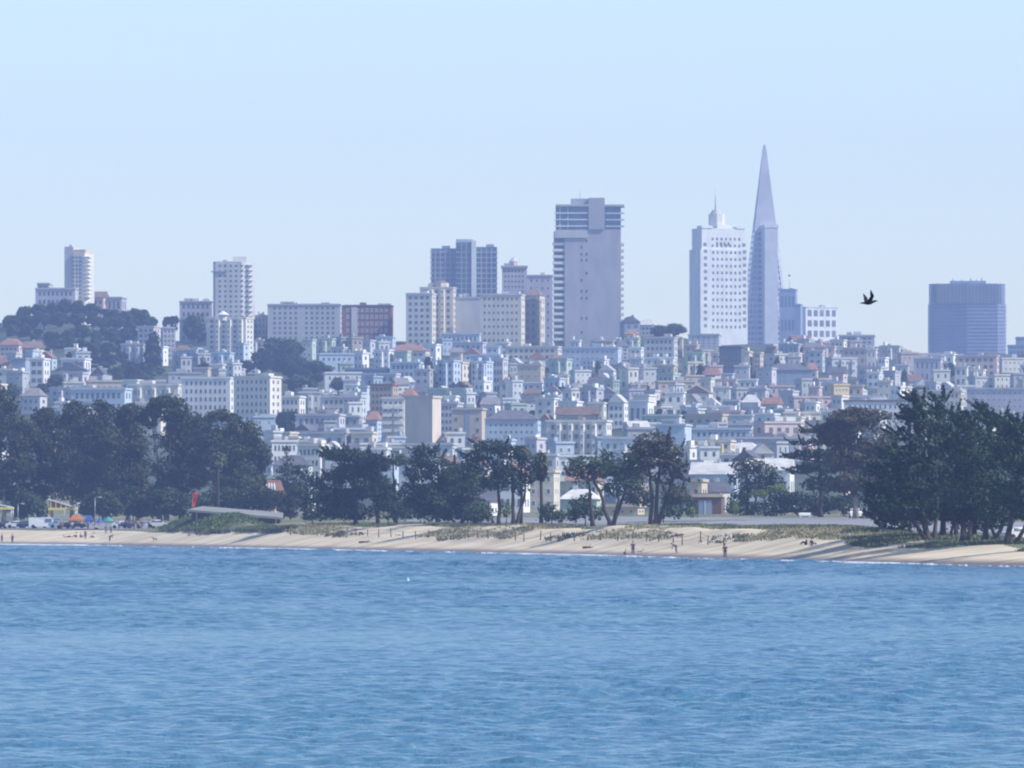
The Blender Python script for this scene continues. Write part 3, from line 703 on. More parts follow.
# --- middle slope
MID = [
 ('apartment_building', 'long pale green-white building low on the wooded slope, its roof stepped in two', 72, 131, 388, 425, 'pale blue', dict(rows=3, cols=9, short='long pale building on the wooded slope')),
 ('apartment_building', 'long low cream building joined to the white six-storey block by balconies', 130, 184, 384, 425, 'ivory', dict(rows=3, cols=9, bays=3, win='light')),
 ('apartment_building', 'white six-storey block with pale brackets beside its taller twin', 182, 236, 377, 430, 'white', dict(rows=6, cols=9, win='dark', short='white six-storey block', wf=.35)),
 ('apartment_building', 'white block with a blazing sunlit corner above the gum trees', 234, 281, 376, 433, 'ivory', dict(rows=7, cols=7, win='dark', yaw=-14, short='white block with the sunlit corner', wf=.38)),
 ('apartment_building', 'cream apartment tower faced with a ladder of white balconies', 382, 407, 397, 458, 'ivory', dict(rows=8, cols=4, win='light', wf=.8, hf=.5, yaw=-4, depth=10, short='balconied cream tower', side=0)),
 ('apartment_building', 'tall plain pinkish beige wall with an orange sunlit edge on the mid slope', 405, 441, 396, 460, 'rosy beige', dict(rows=0, cols=0, yaw=-16, depth=9, short='plain pinkish windowless tower', top_items=0)),
 ('apartment_building', 'mauve block with two columns of windows beside the plain beige tower', 440, 463, 402, 448, 'lavender grey', dict(rows=6, cols=4)),
 ('apartment_building', 'beige twin-fronted building split by a dark painted recess', 452, 486, 408, 455, 'beige', dict(rows=0, cols=0, short='twin-fronted beige building', yaw=-5)),
 ('apartment_building', 'wide pale blue building with a line of small square windows under a dark roof', 485, 541, 410, 458, 'pale blue', dict(rows=5, cols=9, wf=.3, hf=.3, roof='hip', roofc='slate', short='wide pale blue building', yaw=-4)),
 ('apartment_building', 'long white terrace with four stacks of bay windows', 546, 612, 420, 462, 'ivory', dict(rows=4, cols=9, bays=4, win='dark', short='white bay-windowed terrace')),
 ('house', 'white house with a pointed gable and bright sunlit chimney', 608, 629, 394, 428, 'white', dict(rows=3, cols=3, roof='front', roofc='pale', short='white gabled house')),
 ('apartment_building', 'blank white wall building with a brilliant vertical edge beside the gabled house', 628, 654, 400, 430, 'white', dict(rows=1, cols=3, yaw=-12, depth=10, top_items=0)),
 ('apartment_building', 'big blank pale blue wall with sunlit edge above the tallest shore pine', 655, 692, 424, 462, 'pale blue', dict(rows=0, cols=0, yaw=-9, short='blank pale blue wall', top_items=1)),
 ('house', 'small white house with square windows above the sky-blue terrace', 688, 704, 415, 440, 'white', dict(rows=3, cols=3, win='dark')),
 ('apartment_building', 'sky-blue terrace with a row of dark square windows', 692, 752, 428, 456, 'pale blue', dict(rows=3, cols=9, wf=.45, hf=.5, short='sky-blue terrace', yaw=-3)),
 ('apartment_building', 'cream-yellow terrace with scalloped gables and arches', 692, 736, 440, 468, 'cream', dict(rows=3, cols=7, bays=3, baycol='yellow', short='cream-yellow terrace')),
 ('apartment_building', 'long blank mauve wall behind the sprawling cypress', 735, 800, 437, 462, 'lavender grey', dict(rows=1, cols=3, yaw=-3, short='long blank mauve wall')),
 ('apartment_building', 'dark navy building with pale posts and deep shaded galleries', 763, 813, 363, 388, 'slate blue', dict(rows=3, cols=7, win='light', wf=.3, yaw=-2, roof='hip', roofc='slate', short='dark navy galleried building')),
 ('apartment_building', 'dark green-grey block under the ridge near the mauve block', 719, 745, 346, 382, 'charcoal', dict(rows=5, cols=5, win='blue', short='dark green-grey block')),
 ('apartment_building', 'narrow cream slab beside the dark green-grey block', 744, 753, 351, 380, 'cream', dict(rows=0, cols=0)),
 ('apartment_building', 'narrow peach-grey slab next to the dark navy galleried building', 754, 764, 352, 380, 'beige', dict(rows=5, cols=2)),
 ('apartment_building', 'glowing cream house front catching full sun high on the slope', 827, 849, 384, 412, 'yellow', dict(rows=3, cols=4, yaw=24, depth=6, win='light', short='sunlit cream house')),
 ('apartment_building', 'long white building with a dark eaves line above the gum tree crown', 843, 908, 400, 432, 'white', dict(rows=3, cols=11, wf=.3, hf=.4, cornice_mat=wall('dark brown'), short='long white building with dark eaves', yaw=-3)),
 ('apartment_building', 'wide cream building with pink upper floor over the cypress tops', 918, 965, 390, 425, 'cream', dict(rows=4, cols=9, wf=.35, short='wide cream building')),
 ('apartment_building', 'mauve apartment row with pale window bands above the windswept cypress', 966, 1030, 388, 425, 'lavender grey', dict(rows=5, cols=10, win='light', wf=.4, hf=.35, short='mauve apartment row')),
 ('apartment_building', 'pink building with red upper band under the broad ribbed tower', 955, 1000, 355, 385, 'pale pink', dict(rows=4, cols=6, short='pink building under the ribbed tower')),
 ('apartment_building', 'plain mauve block stepping down next to the pink building', 913, 944, 358, 384, 'lavender grey', dict(rows=2, cols=5, wf=.3, top_items=1)),
 ('townhouse', 'pale blue townhouse with a dazzling white party wall next to the pointed conifer', 437, 461, 360, 392, 'pale blue', dict(rows=4, cols=3, yaw=-12, bays=1, short='blue townhouse by the pointed conifer')),
 ('townhouse', 'narrow cream townhouse squeezed between two blue townhouses', 461, 471, 362, 396, 'cream', dict(rows=4, cols=2, yaw=-14)),
 ('townhouse', 'wide pale blue townhouse, east of the narrow cream one', 471, 493, 361, 396, 'pale blue', dict(rows=5, cols=4, yaw=-11, bays=2)),
 ('townhouse', 'light grey townhouse at the end of the blue townhouse row', 493, 508, 358, 394, 'light grey', dict(rows=4, cols=3, yaw=-8)),
 ('apartment_building', 'plain cream-grey wall building in the dip below the cream block', 517, 545, 364, 396, 'beige', dict(rows=4, cols=3, wf=.2, hf=.25, win='plain')),
 ('apartment_building', 'long cream terrace with dark roof box just below the mauve block beside the slab tower', 505, 562, 346, 368, 'cream', dict(rows=3, cols=9, top_items=3, short='long cream terrace')),
 ('apartment_building', 'row of white-trimmed attic fronts at the foot of the tall slab tower', 562, 622, 347, 370, 'pale blue', dict(rows=3, cols=10, win='light', top_items=3, short='white-trimmed row under the slab tower')),
 ('apartment_building', 'pale grey-green block with narrow slots east of the steep-roofed ridge house', 644, 678, 337, 366, 'light grey', dict(rows=4, cols=6, short='pale block with narrow slots')),
 ('house', 'cream house with terracotta roof beneath the castle-like building', 388, 430, 344, 368, 'cream', dict(rows=3, cols=6, roof='hip', roofc='terracotta', short='cream terracotta-roofed house')),
 ('house', 'dark flat-roofed modern house under the red brick block', 345, 392, 368, 384, 'slate blue', dict(rows=2, cols=8, win='blue', wf=.7, short='dark modern house')),
 ('house', 'white-fronted house with small windows beside the dark modern house', 390, 424, 362, 386, 'pale blue', dict(rows=3, cols=6, win='dark')),
 ('apartment_building', 'brick-pink shaded block rising behind the balconied cream tower', 370, 398, 384, 420, 'tan', dict(rows=5, cols=5, cornice_mat=wall('brick red'), short='brick-pink block')),
 ('house', 'lavender long house with a picture window under a rounded tree', 296, 345, 414, 438, 'lavender grey', dict(rows=2, cols=7, short='lavender long house')),
 ('apartment_building', 'very long low building with a ribbon of windows above the shore trees', 296, 352, 432, 450, 'light grey', dict(rows=1, cols=12, wf=.7, hf=.4, short='long ribbon-windowed building')),
 ('house', 'grey-blue house with an orange-tiled edge next to the balconied cream tower', 366, 383, 411, 442, 'pale blue', dict(rows=4, cols=3, roof='hip', roofc='terracotta')),
 ('house', 'white house with two stair turrets under the big dark hillside trees', 281, 305, 396, 425, 'ivory', dict(rows=3, cols=4, top_items=2)),
 ('house', 'white house next to a round tree, below the big dark hillside trees', 322, 366, 396, 424, 'light grey', dict(rows=3, cols=7, top_items=2)),
 ('house', 'cluttered white house terrace behind the small pointed fir', 262, 298, 440, 478, 'white', dict(rows=3, cols=6, win='dark', top_items=3, yaw=12)),
 ('house', 'white-walled house stepping down toward the shore cypress', 298, 330, 444, 482, 'ivory', dict(rows=3, cols=5, win='dark', yaw=-10)),
 ('house', 'cluster house of dusty pink on the wooded hill below the gum-covered summit', 0, 24, 338, 362, 'pale pink', dict(rows=3, cols=4, roof='hip', roofc='terracotta', short='dusty pink hill house')),
 ('house', 'dusty brown house on the wooded hill next to the dusty pink one', 23, 43, 341, 364, 'tan', dict(rows=3, cols=3, roof='gable', roofc='brown')),
 ('house', 'dark house with white-framed windows on the lower wooded hill', 12, 31, 358, 384, 'slate blue', dict(rows=4, cols=3, win='light')),
 ('house', 'white two-window house standing tall on the lower wooded hill', 31, 49, 358, 386, 'white', dict(rows=3, cols=2, wf=.7)),
 ('house', 'modern house framed by a white portal around dark glass', 62, 90, 358, 382, 'white', dict(rows=1, cols=1, wf=.95, hf=.8, win='blue', margin=.02, short='white portal house')),
]
for nm, lb, a0, a1, yt, yb, col, kw in MID:
    kw = dict(kw); sh = kw.get('short')
    kw.setdefault('yaw', -7)
    building(nm, lb, 'house' if nm == 'house' else 'townhouse' if nm == 'townhouse' else 'apartment block', a0, a1, yt, yb, col, **kw)
# recess of the twin-fronted building and balconies of the cream tower are parts of those buildings
for o in list(C.objects):
    lb = o.get('label', '')
    if lb.startswith('beige twin-fronted'):
        w_, d_, h_ = o['_w'], o['_d'], o['_h']
        rbox(o, 'shade_strip', -w_ * .07, w_ * .1, -d_ / 2 - .06, -d_ / 2 + .02, 0, h_ - 1, wall('slate blue'))  # flat dark panel paints the shade of a recessed gap
        for u in (-.36, .36):
            for q in range(5): place_window(o, 'plain', u * w_, -d_ / 2 - .02, h_ - 4 - q * 3.4, .9, 1.2)
    if lb.startswith('cream apartment tower faced'):
        w_, d_, h_ = o['_w'], o['_d'], o['_h']
        for q in range(8):
            zz = h_ - 3.6 - q * (h_ / 8.6)
            for x0, x1 in ((-.46, -.05), (.05, .46)): rbox(o, 'balcony', x0 * w_, x1 * w_, -d_ / 2 - 1.1, -d_ / 2 - .02, zz, zz + 1.0, TRIM)
    if lb.startswith('dark red brick'):
        w_, d_, h_ = o['_w'], o['_d'], o['_h']
        rbox(o, 'pilaster', -.32 * w_, -.20 * w_, -d_ / 2 - .35, -d_ / 2 + .02, 0, h_ - 1, wall('light grey'))

# --- near buildings glimpsed between the shore trees
NEAR = [
 ('house', 'pale green-white bungalow with one big black window between shore bushes', 560, 601, 489, 1520, 'pale green', dict(rows=1, cols=2, wf=.3, hf=.5, roof='hip', roofc='pale', yaw=-4, skip=lambda r_, c: c == 0)),
 ('house', 'cream two-storey house with paired windows behind the forked pines', 566, 604, 468, 1900, 'cream', dict(rows=2, cols=5, win='dark', wf=.5, roof='gable', roofc='terracotta')),
 ('house', 'white house with red-brown gable seen beside the shaggy palm', 498, 530, 462, 1800, 'white', dict(rows=2, cols=4, roof='front', roofc='terracotta')),
 ('house', 'flat pale yellow house just past the shaggy palm trunk', 528, 560, 470, 1850, 'cream', dict(rows=3, cols=3, win='light')),
 ('house', 'low white house front seen under the big spreading shore cypress', 455, 498, 492, 1650, 'white', dict(rows=1, cols=6, wf=.4, roof='gable', roofc='slate')),
 ('warehouse', 'dark red-brown hall with a wide blue door under a pale terracotta eaves line', 689, 725, 494, 1560, 'dark brown', dict(rows=0, cols=0, roof='flat', cornice_mat=wall('peach'), yaw=-4, top_items=0)),
 ('house', 'square beige house standing behind the brick hall', 690, 708, 479, 1700, 'beige', dict(rows=1, cols=1, wf=.3, top_items=0)),
 ('house', 'grey-blue house with three tall windows behind the brick hall', 706, 731, 481, 1720, 'light grey', dict(rows=2, cols=4, roof='gable', roofc='slate', win='light')),
 ('house', 'tan low building whose plain wall runs behind the forked pines', 598, 645, 504, 1530, 'beige', dict(rows=1, cols=4, wf=.2, hf=.3, top_items=0)),
 ('house', 'house wall in peach paint for orange light, glimpsed through the tall gum tree', 836, 852, 476, 1600, 'peach', dict(rows=2, cols=3, roof='hip', roofc='terracotta')),  # orange sunlight is put into the wall colour
 ('house', 'white flat-roofed house with rooftop statuettes above the shore shrubbery', 262, 318, 476, 1900, 'light grey', dict(rows=2, cols=6, top_items=0, short=None)),
 ('house', 'terracotta-roofed cottage beside the house with rooftop statuettes', 258, 282, 480, 1800, 'peach', dict(rows=1, cols=3, roof='gable', roofc='terracotta')),
 ('house', 'pale blue long-roofed hall glinting low behind the rounded dark tree', 690, 740, 462, 1980, 'pale blue', dict(rows=2, cols=8, roof='gable', roofc='pale')),
 ('house', 'white sheds with pale roofs beyond the rounded dark tree', 745, 795, 458, 1990, 'white', dict(rows=1, cols=8, roof='gable', roofc='pale')),
]
for nm, lb, a0, a1, yt, D, col, kw in NEAR:
    kw = dict(kw); kw.setdefault('yaw', -7)
    o = building(nm, lb, 'house' if nm == 'house' else 'hall', a0, a1, yt, 515, col, D=D, depth=11, **kw)
    if nm == 'warehouse':
        w_, d_, h_ = o['_w'], o['_d'], o['_h']
        dr = rbox(o, 'door', -.22 * w_, .2 * w_, -d_ / 2 - .08, -d_ / 2 + .02, 1.4, h_ * .78, wall('slate blue'))
        rbox(dr, 'door_frame', -.03 * w_, -.01 * w_, -d_ / 2 - .14, -d_ / 2 - .08, 1.4, h_ * .78, TRIM)
    if 'statuettes' in lb:
        w_, d_, h_ = o['_w'], o['_d'], o['_h']
        for q in range(7):
            x = (-.45 + q * .15) * w_
            MB().tube([(x, -d_ / 2 + .5, h_), (x, -d_ / 2 + .5, h_ + 1.1), (x, -d_ / 2 + .5, h_ + 1.9)], [.3, .22, .1], 6).build('statuette', TRIM, o)

# --- houses filling the slope
def hidden(a0, a1, yt, yv, D):
    """share of the house's visible strip that nearer, already built things cover; or it would stand inside one"""
    ar = (a1 - a0) * (yv - yt); cov = 0
    for (b0, b1, c0, c1, d) in RECTS:
        ox = min(a1, b1) - max(a0, b0); oy = min(yv, c1) - max(yt, c0)
        if ox > 1.5 and abs(d - D) < 18: return True
        if ox > 0 and oy > 0 and d < D: cov += ox * oy
    return cov > .62 * ar
TREE_MASS = [(0, 128, 298, 352), (255, 335, 345, 390), (0, 268, 425, 530), (300, 490, 470, 530), (780, 1030, 440, 530), (40, 66, 372, 392), (100, 182, 352, 384), (890, 1030, 430, 530), (0, 60, 395, 530), (270, 305, 405, 432)]
PALETTE = {'l': ['light grey', 'lavender grey', 'pale blue', 'grey', 'ivory', 'white', 'beige'],
           'c': ['ivory', 'pale blue', 'light grey', 'cream', 'lavender grey', 'pale blue', 'white', 'beige', 'grey', 'pale green', 'white', 'white', 'white', 'light grey', 'ivory'],
           'r': ['ivory', 'pale pink', 'lavender grey', 'cream', 'light grey', 'pale blue', 'white', 'beige', 'grey', 'white', 'light grey', 'white', 'ivory', 'white', 'pale pink', 'ivory', 'light grey']}
rr = random.Random(41)
fill = []
y = 357.0; row = 0
while y < 505:
    a = -24 + rr.uniform(0, 20)
    while a < 1046:
        yb = y + rr.uniform(-4, 4)
        D = dist_at(min(max(a, 0), 1024), yb)
        wpx = rr.uniform(5.0, 8.8) * F / D * rr.choice([1, 1, 1, 1, 1, 1.8]); hpx = rr.uniform(6.0, 9.5) * F / D
        a0, a1, yt = a, a + wpx, yb - hpx
        a = a1 + rr.choice([-.5, .3, 1, 5, 9])
        skyline = np.interp((a0 + a1) / 2, RIDGE_A, RIDGE_Y) - rr.uniform(2, 12)
        if yt < skyline: yt = skyline
        ac = (a0 + a1) / 2; yv = yt + 10
        if any(m0 <= ac <= m1 and n0 <= (yt + yv) / 2 <= n1 for m0, m1, n0, n1 in TREE_MASS): continue
        if hidden(a0, a1, yt, yv, D): continue
        if yb > 488 and rr.random() < .5: continue
        fill.append((a0, a1, yt, yb, D))
        RECTS.append((a0, a1, yt, yt + 18, D))
    y += 8.4 * rr.uniform(.9, 1.15); row += 1
print('FILL', len(fill))
# wide ones are small apartment blocks, the rest houses; keep to about 290 houses
wide_ = [f for f in fill if (f[1] - f[0]) * f[4] / F > 10.6]; slim_ = [f for f in fill if (f[1] - f[0]) * f[4] / F <= 10.6]
print('WIDE', len(wide_), 'SLIM', len(slim_))

fill = wide_ + slim_
made = []; NK = {}
for (a0, a1, yt, yb, D) in fill:
    ac = (a0 + a1) / 2
    pal = PALETTE['l' if ac < 260 and yt < 400 else 'c' if ac < 700 else 'r']
    col = rr.choice(pal)
    roof = rr.choices(['flat', 'gable', 'hip', 'front'], [.79, .06, .07, .08])[0]
    rc = rr.choice(['slate', 'brown', 'pale', 'tar', 'slate', 'tar', 'pale', 'brown', 'slate', 'terracotta']) if roof != 'flat' else 'tar'
    wm = (a1 - a0) * D / F; cols = max(2, int(wm / rr.uniform(2.2, 3.2))); rows = max(2, int((yb - yt) * D / F / 3.1))
    rows = min(rows, 3)
    bays = rr.choice([0, 0, 1, 2]) if cols >= 3 else 0
    wk = rr.choice(['dark', 'light', 'dark', 'blue'])
    yaw = rr.choice([-9, -7, -12, -5, -15, 6, 14, 20])
    blk = wm > 10.6
    nmk = 'apartment_building' if blk else 'townhouse' if roof == 'flat' else 'house'
    NK[nmk] = NK.get(nmk, 0) + 1
    o = building(nmk, 'x', {'apartment_building': 'apartment block'}.get(nmk, nmk), a0, a1, yt, yb, col, D=D, yaw=yaw, depth=rr.uniform(7, 11), rows=rows, cols=cols, wf=rr.uniform(.25, .5), hf=rr.uniform(.32, .5), win=wk, roof=roof, roofc=rc, bays=min(bays, cols // 2), side=1, rec=False,
                 group='small %s covering the hillside' % {'apartment_building': 'apartment blocks', 'townhouse': 'townhouses', 'house': 'houses'}[nmk])
    tall = (yb - yt) * D / F > 9.5; wide = 0; narrow = wm < 7.4
    rw = {'flat': 'flat-topped', 'gable': {'slate': 'dark-roofed', 'brown': 'brown-roofed', 'terracotta': 'red-roofed', 'pale': 'pale-roofed', 'tar': 'grey-roofed'}[rc],
          'hip': {'slate': 'dark hipped', 'brown': 'brown hipped', 'terracotta': 'red hipped', 'pale': 'pale hipped', 'tar': 'grey hipped'}[rc],
          'front': {'slate': 'dark gabled', 'brown': 'brown gabled', 'terracotta': 'red gabled', 'pale': 'pale gabled', 'tar': 'grey gabled'}[rc]}[roof]
    made.append((o, col, rw, ('wide ' if wide else 'narrow ' if narrow else ''), ac, yt))
# labels: what it looks like and the landmark it is nearest to, counted along when several fit
groups = {}
for (o, col, rw, size, ac, yt) in made:
    best = min(LAND, key=lambda L_: ((L_[1] - ac) / 1.0) ** 2 * (.35 if abs(L_[1] - ac) < L_[3] / 2 else 1) + ((L_[2] - yt) * 1.6) ** 2)
    dx = ac - best[1]; dy = yt - best[2]
    if abs(dx) < best[3] / 2 + 4: rel = 'below' if dy > 0 else 'above'
    elif dy > 14: rel = 'down and ' + ('right' if dx > 0 else 'left') + ' of'
    elif dy < -14: rel = 'up and ' + ('right' if dx > 0 else 'left') + ' of'
    else: rel = ('right' if dx > 0 else 'left') + ' of'
    key = ('%s%s %s %s' % (size, rw, col, 'block' if o.name.startswith('apart') else 'townhouse' if o.name.startswith('town') else 'house'), rel + ' the ' + best[0])
    groups.setdefault(key, []).append((ac, yt, o))
ORD = ['first', 'second', 'third', 'fourth', 'fifth', 'sixth', 'seventh', 'eighth']
for (look, rel), L_ in groups.items():
    L_.sort(key=lambda q: q[0])
    for i, (ac, yt, o) in enumerate(L_):
        lb = look + ' ' + rel
        if len(L_) > 1: lb = ('leftmost ' if i == 0 else 'rightmost ' if i == len(L_) - 1 else ORD[i] + ' ') + lb
        o['label'] = ' '.join(lb.split()[:16])

# ------------------------------------------------------------------ trees
def leaf_cloud(lobes, n, size, rg, gap=.25, up=.35, elong=1.0, shell=.55, flat=0.0):
    """many leaf-sized faces spread through ellipsoid clumps: lobes = (centre, radii, optional axis rotation matrix)"""
    vol = np.array([(l[1][0] * l[1][1] * l[1][2]) ** (2 / 3.) for l in lobes]); vol /= vol.sum()
    P = []; Nn = []
    for l, v in zip(lobes, vol):
        k = max(int(n * v), 12)
        d = rg.normal(size=(k, 3)); d /= np.linalg.norm(d, axis=1)[:, None]
        r = shell + (1 - shell) * rg.random(k) ** .6; r *= 1 + rg.normal(0, .08, k)
        q = d * r[:, None] * np.array(l[1])
        nn = d / np.array(l[1]); nn /= np.linalg.norm(nn, axis=1)[:, None]
        if len(l) > 2: q = q @ np.array(l[2]).T; nn = nn @ np.array(l[2]).T
        P.append(q + np.array(l[0])); Nn.append(nn)
    P = np.concatenate(P); Nn = np.concatenate(Nn)
    # uneven: drop leaves where a 3-D noise is low, so gaps and clumps appear
    s = size * 4.5
    f = sum(np.sin(P @ (rg.normal(size=3) / s * 1.2) + rg.uniform(0, 6)) for _ in range(7))
    keep = (f > np.quantile(f, gap)) | (rg.random(len(P)) < .12)
    P = P[keep]; Nn = Nn[keep]
    k = len(P)
    nr = Nn * .9 + rg.normal(0, .55, (k, 3)); nr[:, 2] += up; nr /= np.linalg.norm(nr, axis=1)[:, None]
    t = rg.normal(size=(k, 3)); t[:, 2] *= (1 - flat)
    t -= (t * nr).sum(1)[:, None] * nr; t /= np.linalg.norm(t, axis=1)[:, None]
    b = np.cross(nr, t)
    sz = size * rg.uniform(.6, 1.35, k)[:, None]
    bend = nr * sz * .25
    V = np.stack([P - t * sz * elong * .5, P + b * sz * .42 + bend, P + t * sz * elong * .5, P - b * sz * .42 + bend * .5], 1)
    return V.reshape(-1, 3)
def crown_mesh(name, V, m):
    q = np.arange(len(V)).reshape(-1, 4)
    return np_mesh(name, V, q, m)

def limb_path(p0, p1, wob, rg, n=4):
    p0 = np.array(p0, float); p1 = np.array(p1, float); pts = []
    for i in range(n + 1):
        t = i / n; q = p0 * (1 - t) + p1 * t
        q[2] += (t * (1 - t)) * np.linalg.norm((p1 - p0)[:2]) * -.25
        if 0 < i < n: q += rg.normal(0, wob, 3)
        pts.append(tuple(q))
    return pts

def tree(name, label, cat, base, D, clumps, trunks, leaf, bark=None, size=.42, dens=1.0, gap=.28, depth=1.0, group=None, flat=0.0, elong=1.3, seed=0, short=None, up=.35, sprays=0, grow=1.0):
    """clumps in picture columns/rows at the tree's distance; they are given depth, size and a place of their own in metres"""
    rg = np.random.default_rng(1000 + seed + int(base[0] * 7))
    if D < 700: D = ds_(base[0]) + D
    k = D / F; z0 = ground(base[0], D)
    root = thing(name, label, cat, (PX(base[0], D), D, z0), 0, group)
    bz = z0
    X = lambda a: (a - base[0]) * k
    Z = lambda y: PZ(y, D) - bz
    tb = MB(); tops = []
    for (pts, r0) in trunks:
        pp = [(X(a), (i % 2) * .3 * depth + yy, Z(y) if i else -.4) for i, (a, y, yy) in enumerate([(q + (0,))[:3] for q in pts])]
        full = []
        for i in range(len(pp) - 1):
            seg = limb_path(pp[i], pp[i + 1], .06, rg, 3); full += seg[:-1] if i < len(pp) - 2 else seg
        rad = [r0 * (1 - .72 * i / (len(full) - 1)) for i in range(len(full))]; rad[0] *= 1.35
        tb.tube(full, rad, 7); tops.append(full)
    lobes = []
    for c in clumps:
        a, y, ra, ry = c[:4]; tilt = c[4] if len(c) > 4 else 0
        rx, rz = ra * k * grow, ry * k * grow
        ydepth = rg.uniform(-.35, .35) * rx * depth
        nsub = 1 + int(rx * rz / 3.2)
        M = Matrix.Rotation(R(-tilt), 3, 'Y')
        if nsub <= 2: lobes.append(((X(a), ydepth, Z(y)), (rx, max(rx * .8, rz * .8) * depth, rz), np.array(M)))
        else:
            nsub = min(nsub + 2, 14)
            lobes.append(((X(a), ydepth, Z(y)), (rx * .86, rx * .75 * depth, rz * .86), np.array(M)))
            for i in range(nsub):
                d = rg.normal(size=3); d /= np.linalg.norm(d); d[2] = d[2] * .9 + .12
                off = np.array(M) @ np.array((d[0] * rx * .66, d[1] * rx * .6 * depth, d[2] * rz * .66))
                f_ = rg.uniform(.34, .55)
                lobes.append(((X(a) + off[0], ydepth + off[1], Z(y) + off[2]), (rx * f_ * 1.1, rx * f_ * depth, max(rz * f_ * .95, .3)), np.array(M)))
        # limb from the nearest trunk up into the clump
        if tops:
            cands = [p for t_ in tops for p in t_[1:]]
            tgt = (X(a), ydepth, Z(y))
            below = [p for p in cands if p[2] < tgt[2] + .3] or cands
            s_ = min(below, key=lambda p: abs(p[0] - tgt[0]) + abs(p[2] - tgt[2]) * .8)
            L_ = math.dist(s_, tgt)
            if L_ > .6: tb.tube(limb_path(s_, tgt, .12, rg), [.035 * L_ ** .5 * t_ + .03 for t_ in (2.2, 1.8, 1.3, .9, .5)], 5)
    area = sum(l[1][0] * l[1][2] for l in lobes[:]) * 3.1
    n = int(area / (size * size) * 5.0 * dens)
    V = leaf_cloud(lobes, min(n, 60000), size, rg, gap, up, elong, .45, flat)
    if sprays:      # pointed outer shoots of a wind-shaped conifer
        Vs = []
        for l in lobes:
            for i in range(sprays if l[1][0] > .9 else sprays // 2):
                th = rg.uniform(0, 2 * math.pi); o_ = np.array((math.cos(th), math.sin(th), rg.uniform(-.1, .75))); o_ /= np.linalg.norm(o_)
                c0 = np.array(l[0]) + o_ * np.array(l[1]) * .75; L_ = rg.uniform(.8, 2.4)
                dirv = o_ * .8 + np.array((-.45, 0, .5)); dirv /= np.linalg.norm(dirv)
                Mx = np.array(Vector(dirv).to_track_quat('X', 'Z').to_matrix())
                Vs.append(leaf_cloud([(c0 + dirv * L_ * .4, (L_ * .6, .24, .15), Mx)], int(20 + 22 * L_), size * .58, rg, .1, .3, 1.7, .1))
        V = np.concatenate([V] + Vs)
    if tb.v: tb.build('trunk', bark or BARK, root)
    o = link('crown', crown_mesh('crown', V, LEAF[leaf]), root)
    root['_n'] = len(V) // 4
    return root

# gum trees behind the left end of the beach
GG = 'gum trees in the row behind the beach'
GUM = [
 ('broad gum tree cut by the photo edge, behind the yellow awning', 6, 1790, [(2, 402, 20, 14), (-8, 425, 22, 18), (16, 432, 20, 17), (4, 458, 24, 18), (20, 470, 14, 12), (-10, 480, 20, 16)], [((4, 520), (3, 470), (-4, 430)), ((14, 520), (18, 470), (16, 430))]),
 ('lower gum tree with a rounded shoulder behind the yellow awning', 42, 1800, [(44, 420, 15, 12), (36, 440, 18, 14), (55, 447, 17, 15), (40, 465, 18, 13), (60, 474, 14, 12)], [((38, 520), (42, 480), (44, 430)), ((52, 520), (54, 470), (55, 450))]),
 ('gum tree with a small topknot of foliage, tight beside a bigger crown', 74, 1830, [(73, 410, 12, 8), (70, 430, 14, 14), (76, 455, 15, 15), (70, 480, 12, 10)], [((72, 520), (73, 470), (72, 415))]),
 ('full gum tree with a reddish domed crown behind the beach picnic crowd', 96, 1790, [(97, 416, 17, 12), (90, 436, 19, 14), (104, 446, 18, 15), (94, 466, 20, 14), (106, 480, 12, 9)], [((92, 520), (94, 480), (96, 430)), ((104, 520), (103, 475), (102, 440))]),
 ('straight gum tree standing just before the gap of sunlit sky and houses', 130, 1800, [(127, 416, 15, 10), (122, 434, 15, 15), (135, 444, 15, 16), (126, 466, 18, 15), (138, 482, 11, 10)], [((128, 520), (129, 470), (127, 425)), ((138, 520), (138, 480), (136, 450))]),
 ('tallest gum tree with pale trunks and a hole of light in its crown', 172, 1780, [(168, 410, 22, 11), (150, 418, 12, 9), (186, 424, 18, 13), (176, 440, 20, 13), (150, 455, 9, 10), (192, 448, 15, 15), (170, 468, 20, 13), (190, 478, 15, 12)], [((160, 520), (158, 460), (152, 425)), ((166, 520), (170, 460), (170, 420)), ((182, 520), (184, 470), (187, 430))]),
 ('wide round-shouldered gum tree closing the row above the red flag', 232, 1770, [(222, 423, 19, 10), (210, 438, 16, 12), (240, 436, 19, 13), (228, 455, 24, 15), (252, 460, 16, 18), (206, 466, 14, 14), (235, 480, 24, 14), (256, 485, 12, 12)], [((216, 520), (217, 470), (218, 430)), ((228, 520), (230, 470), (238, 440)), ((246, 520), (248, 480), (250, 450))]),
]
for i, (lb, a, D, cl, tr) in enumerate(GUM):
    cl = cl + [(a - 9, 490, 15, 9), (a + 9, 494, 14, 8), (a, 476, 16, 8)]
    tree('gum_tree', lb, 'tree', (a, 520), D, cl, [(t, .42) for t in tr], 'gum', BARK_PALE, .50, 1.4, .30, group=GG, seed=i, grow=1.24)
